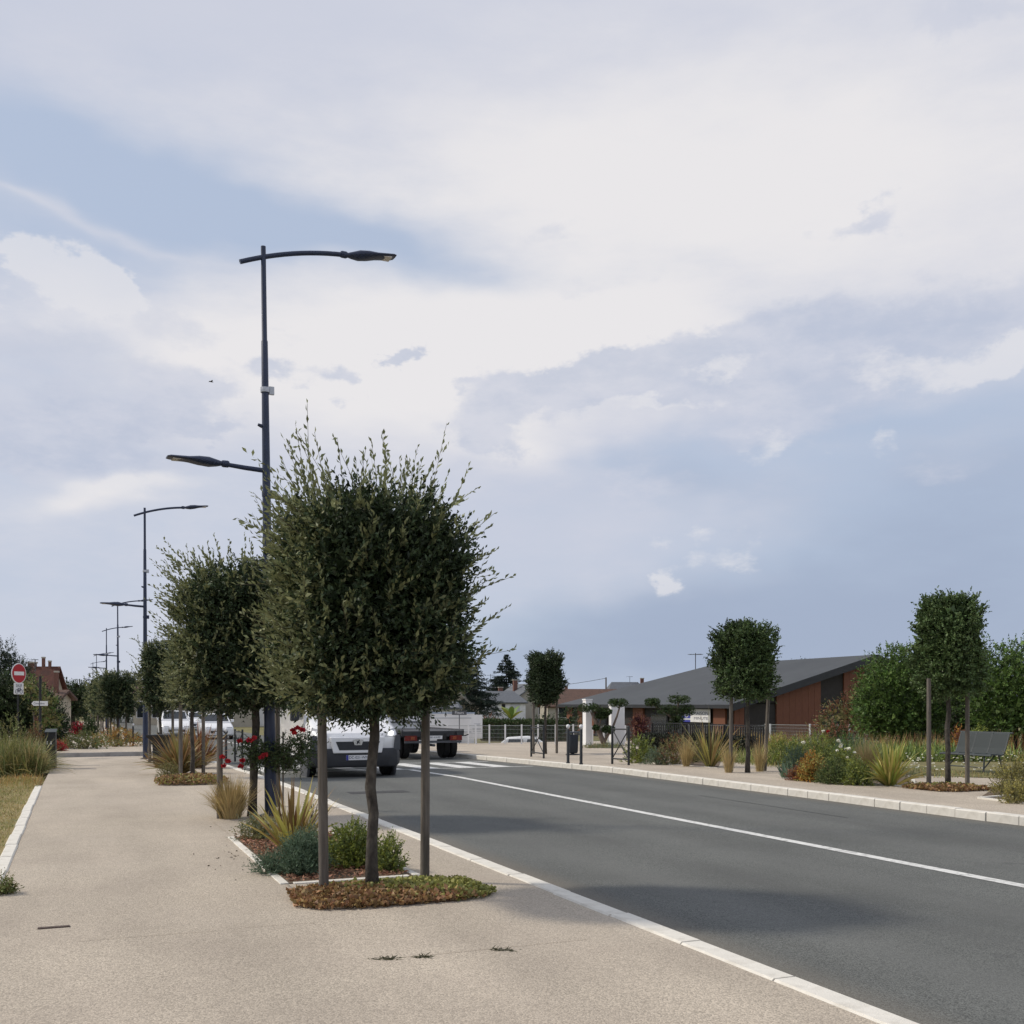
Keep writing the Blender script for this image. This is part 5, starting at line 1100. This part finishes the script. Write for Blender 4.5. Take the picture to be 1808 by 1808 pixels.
for a, b_ in ((1296, 1313), (1370, 1448), (1489, 1560)):
    x0, x1 = x_on_south(a), x_on_south(b_); zt = lambda x: EZ + (x - Bx) * rise - .46
    n = max(2, round((x1 - x0) / .42)); pw = (x1 - x0) / n
    for i in range(n):
        u0, u1 = x0 + i * pw + .006, x0 + (i + 1) * pw - .006
        MB().add([(u0, By - .06, GZ), (u1, By - .06, GZ), (u1, By - .06, zt(u1)), (u0, By - .06, zt(u0)), (u0, By + .06, GZ), (u1, By + .06, GZ), (u1, By + .06, zt(u1)), (u0, By + .06, zt(u0))], [[0, 1, 2, 3], [5, 4, 7, 6], [0, 4, 5, 1], [1, 5, 6, 2], [2, 6, 7, 3], [3, 7, 4, 0]]).build('cladding_board', M_CEDAR, t)
# banner on the street front
y1, y0 = y_on_west(1205), y_on_west(1258.5); d = ray(1232, HZ); k = Bx / d.x; zt = EYE - (1252 - HZ) / FPX * k; zb = EYE - (1275 - HZ) / FPX * k
t = thing('banner_sign', 'white and blue banner sign on the brown building front', 'sign', (Bx - .12, 0, 0)); ym = y0 + (y1 - y0) * .64
MB().box((-.05, (y0 + ym) / 2, (zt + zb) / 2), (.04, ym - y0, zt - zb)).build('white_panel', M_WHITE, t, bevel=.01)
MB().box((-.045, (ym + y1) / 2, (zt + zb) / 2 - .12), (.03, y1 - ym + .25, zt - zb - .24)).build('blue_panel', M_BLUE, t)
yc = (y0 + ym) / 2 - .1
text('lettering', 'MAISON', .27, M_INK, t, (-.075, yc, zt - .25), (R(90), 0, R(-90)), 1.55); text('lettering', 'MINUTE', .22, M_INK, t, (-.075, yc, zb + .22), (R(90), 0, R(-90)), 1.9)
text('lettering', 'Allegro', .34, M_WHITE, t, (-.065, (ym + y1) / 2, zb + .45), (R(90), 0, R(-90)), 1.6); MB().box((-.063, (ym + y1) / 2, zb + .17), (.006, 2.0, .1)).build('print_line', M_SHUT, t)

def house(label, px, depth, w, d, hw_, hr, rz, wm, rm, ridge='x', wins=(), chims=(), ov=.35, name='house', zo=-.1, hip=0.):
    p, s = far(px, depth, zo); t = thing(name, label, 'house', p, -TH + rz)
    MB().box((0, 0, hw_ / 2 - .15), (w, d, hw_ + .3)).build('wall', wm, t)
    if ridge == 'x':
        A = MB().add([(-w / 2 - ov, -d / 2 - ov, hw_ - .12), (w / 2 + ov, -d / 2 - ov, hw_ - .12), (w / 2 + ov - hip, 0, hw_ + hr), (-w / 2 - ov + hip, 0, hw_ + hr), (w / 2 + ov, d / 2 + ov, hw_ - .12), (-w / 2 - ov, d / 2 + ov, hw_ - .12)], [[0, 1, 2, 3], [3, 2, 4, 5]] + ([[1, 4, 2], [5, 0, 3]] if hip else []))
        if not hip: MB().add([(-w / 2, -d / 2, hw_), (-w / 2, d / 2, hw_), (-w / 2, 0, hw_ + hr - .15), (w / 2, -d / 2, hw_), (w / 2, d / 2, hw_), (w / 2, 0, hw_ + hr - .15)], [[0, 2, 1], [3, 4, 5]]).build('gable', wm, t)
    else:
        A = MB().add([(-w / 2 - ov, -d / 2 - ov, hw_ - .12), (-w / 2 - ov, d / 2 + ov, hw_ - .12), (0, d / 2 + ov, hw_ + hr), (0, -d / 2 - ov, hw_ + hr), (w / 2 + ov, d / 2 + ov, hw_ - .12), (w / 2 + ov, -d / 2 - ov, hw_ - .12)], [[0, 3, 2, 1], [3, 5, 4, 2]])
        MB().add([(-w / 2, -d / 2, hw_), (w / 2, -d / 2, hw_), (0, -d / 2, hw_ + hr - .15)], [[0, 1, 2]]).build('gable', wm, t)
    o = A.build('roof', rm, t); sl = o.modifiers.new('solid', 'SOLIDIFY'); sl.thickness = .18; sl.offset = -1
    for (x, z, ww, hh, *m) in wins: wall_window(t, (x, -d / 2, z), ww, hh, (1, 0, 0), (0, -1, 0), m[0] if m else M_DKGLASS, m[1] if len(m) > 1 else M_WHITE)
    for (x, y, z, ww, hh) in chims:
        c = MB().box((x, y, z + hh / 2), (ww, ww * .8, hh)).build('chimney', M_BRICK, o); MB().box((x, y, z + hh + .06), (ww * 1.2, ww, .12)).build('chimney_cap', M_BEIGE, c)
    return t
house('white bungalow with slate roof and pale shutters behind the hedge', 868, 150, 8.2, 7, 2.5, 1.5, R(14), M_WHITER, M_ROOFS, 'x', [(-2.9, 1.6, 1.3, 1.4, M_SHUT), (-1.4, 1.6, .8, 1.4, M_SHUT), (-.3, 1.5, .7, 1.6, M_SHUT), (.9, 1.9, .5, .5), (2.6, 1.7, 1.3, 1.1, M_SHUT)], [(1.5, .8, 2.9, .6, 1.6)], hip=1.2)
house('beige house with slate roof beside the white bungalow', 926, 158, 6.5, 9, 2.9, 2.3, R(20), M_BEIGE, M_ROOFS, 'y', [(1., 1.2, .9, 1.1)], [(-1.5, 0, 3.8, .6, 1.9)])
house('long low house with brown tiled roof behind the grey roofed building', 1075, 128, 16, 8, 2.0, 2.0, R(5), M_BEIGE, M_ROOFT, 'x', [(-6, 1.2, 1.4, 1.2), (-3.5, 1.2, 1., 1.8, M_SHUT)], [(-5.2, .3, 3.6, .35, .7)])
house('tall grey slate house behind the brown tiled roof', 1103, 160, 6.2, 6, 3.3, 2.2, R(6), M_BEIGE, M_ROOFS, 'x', [(0, 2, 1, 1.2)], [(2.6, -.4, 4.4, .5, 1.6)], hip=1.4)
house('pale gabled house glimpsed between nearest oak and bungalow', 802, 120, 4.6, 8, 2.3, 2.4, R(-6), M_CREAM, M_BEIGE, 'y', [(-.8, 1.2, 1., 1.2)])
house('white house glimpsed under the nearest oak behind the truck', 775, 92, 3.2, 5, 2.0, .5, R(0), M_WHITER, M_ROOFS, 'x', [(-.6, 1.1, .9, .9), (.8, 1.1, .7, .7)], hip=.4)
house('old house with red tiled roof and small brick chimneys', 66, 84, 3.0, 3, 2.9, 2.3, R(0), M_CREAM, M_ROOFR, 'x', [(1.0, 1.3, .6, 1.3)], [(-.5, .2, 5.0, .55, .45), (.45, .1, 4.9, .22, .95), (1.0, .0, 4.9, .2, .65)])
house('cream cottage with a tall slim chimney beside the old red roofed house', 96, 74, 1.4, 2.4, 2.7, .5, R(2), M_CREAM, M_ROOFT, 'x', [(.25, 1.2, .35, 1.3)], [(.35, -.5, 2.9, .26, 1.5)])
house('beige shed roofed building glimpsed between far oak trunks', 290, 110, 5, 6, 3.2, 1.5, R(8), M_CREAM, M_ROOFT, 'x', [(0, 1.6, 1.2, 1.6), (-1.7, 1.6, .8, 1.6)])
house('long beige house glimpsed behind the rose and lamp', 440, 105, 13, 7, 2.8, 1.8, R(4), M_BEIGE, M_ROOFT, 'x', [(-4.5, 1.4, 1.2, 1.4), (-1.5, 1.4, 1.2, 1.4), (1.5, 1.1, 1., 2.0, M_SHUT), (4.5, 1.4, 1.2, 1.4)], [(3, 0, 4.2, .6, 1.)])
house('white house glimpsed behind the van', 600, 100, 10, 7, 3.0, 1.8, R(4), M_WHITER, M_ROOFS, 'x', [(-3.2, 1.5, 1.2, 1.3, M_SHUT), (0, 1.3, 1, 2, M_SHUT), (3., 1.5, 1.2, 1.3, M_SHUT)])
# antennas, pole and wire
def antenna(label, px, depth, ytop, ybot, w):
    p, s = far(px, depth); zt, zb = EYE + (HZ - ytop) * s - p.z, EYE + (HZ - ybot) * s - p.z; t = thing('roof_antenna', label, 'antenna', p + Vector((0, 0, zb)), -TH + .3, 'roof antennas'); h = zt - zb
    MB().tube([(0, 0, -.4), (0, 0, h)], .035, 6).build('mast', M_PLASTG, t); MB().tube([(-w / 2, 0, h * .92), (w / 2, 0, h * .95)], .025, 6).build('boom', M_PLASTG, t)
    for i in range(6): x = -w / 2 + w * i / 5; MB().tube([(x, -.3, h * .93), (x, .3, h * .93)], .018, 5).build('element', M_PLASTG, t)
antenna('thin television antenna above the grey roof beside the clipped oak', 1228, 80, 1153, 1188, 1.0)
antenna('thin television antenna on the white bungalow roof', 866, 152, 1190, 1222, .9); antenna('tiny antenna on the old red roofed house', 62, 78, 1164, 1176, .4); antenna('small antenna on the grey slate house', 1112, 160, 1194, 1206, .9)
p, s = far(1070, 130); t = thing('utility_pole', 'thin utility pole with a wire above the brown tiled roof', 'pole', p); zt = EYE + (HZ - 1196) * s - p.z
MB().tube([(0, 0, -.2), (0, 0, zt)], [.13, .09], 8).build('pole', M_STAKE, t); q, _ = far(830, 175); e = q - p; zq = EYE + (HZ - 1206) * s * 1.2 - p.z
MB().tube([(e.x * k, e.y * k, (zt - .1) * (1 - k) + zq * k - 3.2 * k * (1 - k)) for k in [i / 12 for i in range(13)]], .028, 5).build('wire', M_BLACK, t)

# ================================================================ BACKGROUND TREES AND TOPIARY
def conifer(label, px, depth, ytop, w, name='cedar_tree', tiers=20, n=90, seed=1, zo=-.1, base=.18):
    p, s = far(px, depth, zo); H = EYE + (HZ - ytop) * s - p.z; t = thing(name, label, 'tree', p, seed); lf = Leafer(); tb = MB().tube([(0, 0, -.2), (0, 0, H * .5), (0, 0, H * .97)], [H * .022, H * .013, .02], 8)
    k = random.Random(seed)
    for i in range(tiers):
        f = i / (tiers - 1); z = H * (base + (.97 - base) * f); rr_ = w * (1 - f) ** .85 * k.uniform(.8, 1.1) + .12
        for j in range(7):
            a = k.uniform(0, 6.28); e = (rr_ * math.cos(a), rr_ * math.sin(a), z - rr_ * .12 + .1); tb.tube([(0, 0, z), (e[0] * .5, e[1] * .5, z + rr_ * .08), e], [.03 * H / 10, .02 * H / 10, .008], 4, False)
            m = max(6, int(n * rr_ / w)); u = rng.random(m) ** .7; q = np.array(e)[None] * u[:, None] + np.array([0, 0, z])[None] * (1 - u)[:, None] * np.array([0, 0, 1]); q += rng.normal(size=(m, 3)) * np.array([.10, .10, .03]) * rr_
            lf.twigs(q, np.array([math.cos(a), math.sin(a), .02])[None] + rng.normal(size=(m, 3)) * .5, H * .03, 9, H * .022, H * .008, 0, None)
    lf.build('crown', [F_CONIF], t); tb.build('trunk', M_BARK, t); return t
conifer('pointed dark cedar behind the white bungalow', 894, 172, 1155, 4.2, seed=3)
conifer('large dark conifer partly hidden by the nearest oak', 822, 118, 1150, 4.2, seed=5, tiers=17)
conifer('low spreading conifer between the nearest oak and the cedar', 838, 140, 1200, 3.4, seed=6, tiers=13)
p, s = far(6, 62); leafy_tree('cypress_tree', 'tall dark conifer at the picture edge above the hedge', p, [(0, 0, 3.0, 1.1, 1., 2.2), (.1, 0, 4.6, .55, .6, 1.2), (.75, 0, 3.6, .45, .5, 1.4), (-.6, 0, 3.6, .7, .6, 1.8)], 1500, .13, .05, [F_CONIF, F_DARK], (.12, 3.), gap=-.6)
p, s = far(37, 64); leafy_tree('cypress_tree', 'shorter dark conifer beside the red roof', p, [(0, 0, 2.6, .55, .6, 2.0), (.1, 0, 4.0, .3, .4, .8)], 700, .13, .05, [F_CONIF, F_DARK], (.12, 2.), gap=-.6)
p, s = far(38, 44); leafy_tree('hedge', 'tall dark hedge behind the no-entry sign', p, [(-1.4, 0, 1.6, 1.2, 1., 1.55), (-.4, 0, 1.7, 1.1, 1., 1.5), (.6, .2, 1.5, .8, 1., 1.3), (1.1, .3, 1.1, .62, .8, 1.15), (1.35, .4, .6, .45, .8, .8)], 3600, .09, .055, [F_DARK, F_DARK, F_DEEP], (.1, 1.2), cat='hedge', stems=3, gap=-.6)
p, s = far(60, 42.5); leafy_tree('creeper', 'light green leafy creeper on the dark hedge', p, [(-.15, 0, 2.6, .45, .4, .4), (.45, 0, 1.9, .4, .4, .6), (.7, 0, 1.3, .35, .4, .4)], 340, .08, .05, [F_OLIVE, F_HEDGE], (.05, 1.6), cat='creeper')
FAR = [(130, 130, 4.2, 3.0, F_DEEP, 'round green tree above the raised pavement'), (150, 150, 4.0, 3.0, F_DARK, 'dark distant tree behind the far lamps'), (172, 120, 4.0, 2.6, F_OLIVE, 'yellowish distant tree beside the far lamps'), (128, 92, 3.6, 1.3, F_DARK, 'dark tree beside the old house wall'),
       (225, 118, 4.0, 3.2, F_DARK, 'dark distant tree behind the squat round oak'), (262, 124, 4.2, 3.2, F_DEEP, 'distant tree behind the second lamp'), (318, 118, 4.2, 3.4, F_DARK, 'distant tree above the approaching white car'), (368, 122, 4.4, 3.4, F_DEEP, 'distant tree behind the second oak stake'), (515, 118, 4.6, 3.4, F_DARK, 'distant tree behind the rose'), (700, 112, 4.4, 3.2, F_DEEP, 'distant tree behind the flatbed truck')]
for i, (px, dep, h, r, m, lab) in enumerate(FAR):
    p, s = far(px, dep); leafy_tree('broadleaf_tree', lab, p, [(0, 0, h * .55, r, r, h * .5), (-r * .4, -.5, h * .75, r * .6, r * .6, h * .35), (r * .45, 0, h * .65, r * .6, r * .6, h * .38)], 420, .22, .14, [m, F_DEEP], (.16, h * .5), 'trees closing the end of the street')
# clipped hedge, banana plant
a, s = far(852, 62); b_, _ = far(1000, 60); v = b_ - a; t = thing('clipped_hedge', 'long clipped green hedge behind the white wire fence', 'hedge', a, math.atan2(v.y, v.x)); L_ = v.length; hh = EYE - (1273 - HZ) * s - a.z
lf = Leafer(); n = 5200; f = rng.random(n); q = np.stack([rng.uniform(0, L_, n), np.where(f < .6, -.42, rng.uniform(-.45, .45, n)) + rng.normal(size=n) * .06, np.where(f < .6, rng.uniform(0, hh, n), hh + rng.normal(size=n) * .06)], 1)
lf.leaves(q, unit(n) + np.array([0, -.3, .3]), .11, .07, 0); lf.build('foliage', [F_DEEP], t); MB().box((L_ / 2, 0, hh / 2 - .1), (L_ - .1, .7, hh)).build('branches', M_TWIG, t)
p, s = far(902, 66); t = thing('banana_plant', 'broad leaved banana plant above the clipped hedge', 'plant', p, 0); MB().tube([(0, 0, -.1), (0, 0, .9), (.05, 0, 1.3)], [.14, .1, .06], 8).build('stem', F_LIME, t)
for i in range(9):
    lf = Leafer(); a = i * .7 + .2; ti = .35 + .5 * ((i * 37) % 10) / 10; tt = np.linspace(0, 1, 7); L_ = 1.5
    pts = np.stack([np.cos(a) * (np.sin(ti) * tt * L_ + .25 * tt ** 2), np.sin(a) * (np.sin(ti) * tt * L_ + .25 * tt ** 2), 1.1 + np.cos(ti) * tt * L_ - .5 * tt ** 2.5], 1)[None]
    lf.strip(pts, (np.array([.06, .2, .34, .36, .32, .2, .02]))[None], 0, np.array([[-np.cos(a) * .3, -np.sin(a) * .3, 1.]])); lf.build('leaf', [F_LIME if i % 2 else F_HEDGE], t, kind=None)
# dry brown heap of shrubs behind the hedge
p, s = far(868, 68); leafy_tree('shrub', 'brown shrub behind the clipped hedge beside the banana plant', p, [(0, 0, .75, .8, .6, .45)], 160, .1, .06, [F_RUST, F_DARK], (.05, .5), cat='shrub')
p, s = far(976, 60); leafy_tree('shrub', 'dark shrub behind the stakes of the dark clipped oak', p, [(-.5, 0, .8, .7, .6, .6), (1.0, 0, .9, .6, .6, .8)], 260, .1, .06, [F_DARK, F_DEEP], (.05, .5), cat='shrub')
def topiary(label, px, py, pads, trunk):
    p, s = at(px, py, 0.); t = thing('pruned_pine', label, 'tree', p, -TH, 'cloud-pruned pines'); tb = MB()
    for pts, r0, r1 in trunk:
        P = [((x - px) * s, yy * .1, (py - y) * s) for yy, (x, y) in enumerate(pts)]; tb.tube(P, [r0 + (r1 - r0) * i / (len(P) - 1) for i in range(len(P))], 8)
    tb.build('trunk', mat('pine_bark', (.16, .125, .10), .95, .25, 12, .6, 40), t, smooth=True)
    for (x, y, w, h) in pads:
        lf = Leafer(); n = 620; u = unit(n); u = np.sign(u) * np.abs(u) ** .75; rx, rz_ = w * s / 2, h * s / 2
        q = u * rng.uniform(.75, 1, n)[:, None] * np.array([rx * .95, rx * .75, rz_ * 1.0]) + np.array([(x - px) * s, 0, (py - y) * s])
        lf.twigs(q, u * np.array([1, 1, .5]) + np.array([0, 0, .3]), .035, 6, .035, .014, 0, None); I = rng.normal(size=(250, 3)) * np.array([rx, rx, rz_]) * .35 + np.array([(x - px) * s, 0, (py - y) * s]); lf.leaves(I, unit(250), .1, .08, 0)
        lf.build('pad', [F_DEEP], t)
topiary('cloud-pruned pine with two flat pads in front of the white pillars', 1064, 1320, [(1040, 1250, 42, 15), (1091, 1241, 36, 15), (1068, 1257, 26, 11), (1062, 1264, 22, 10), (1052, 1285, 10, 8), (1074, 1288, 24, 12)],
        [([(1070, 1320), (1061, 1300), (1053, 1275), (1046, 1258)], .13, .07), ([(1066, 1310), (1082, 1285), (1090, 1265), (1096, 1246)], .06, .035), ([(1056, 1285), (1062, 1268), (1068, 1260)], .04, .02)])
topiary('cloud-pruned pine with stacked pads beside the banner', 1196, 1316, [(1152, 1240, 28, 15), (1200, 1235, 40, 15), (1178, 1253, 40, 18), (1212, 1254, 32, 20), (1196, 1268, 26, 18), (1188, 1282, 24, 16)],
        [([(1196, 1316), (1194, 1290), (1196, 1265), (1200, 1240)], .09, .04), ([(1195, 1275), (1176, 1258), (1154, 1244)], .05, .025), ([(1196, 1270), (1212, 1256)], .04, .025)])
p, s = at(1131, 1320, 0.); leafy_tree('red_maple', 'dark red leaved shrub between the gate pillar and the railing', p, [(0, 0, .9, .42, .4, .3), (.05, 0, .45, .42, .4, .32), (-.05, 0, 1.1, .3, .3, .2)], 520, .05, .035, [F_WINE, F_WINE, F_RUST], (.04, .6), cat='shrub')
shrub('ground_cover', 'silvery ground cover below the gate pillars', 'shrub', 1066, 1324, 90, 9, 0., [F_GREY, F_OLIVE], .05, .03, 420, 7)
p, s = far(1415, 95); leafy_tree('cypress', 'row end of dark cypress tips showing above the grey roof', p, [((i - 2) * .75, 0, 5.0, .3, .3, .95 - .15 * abs(i - 2)) for i in range(5)], 320, .14, .06, [F_CONIF], (.1, 4.5), cat='tree')
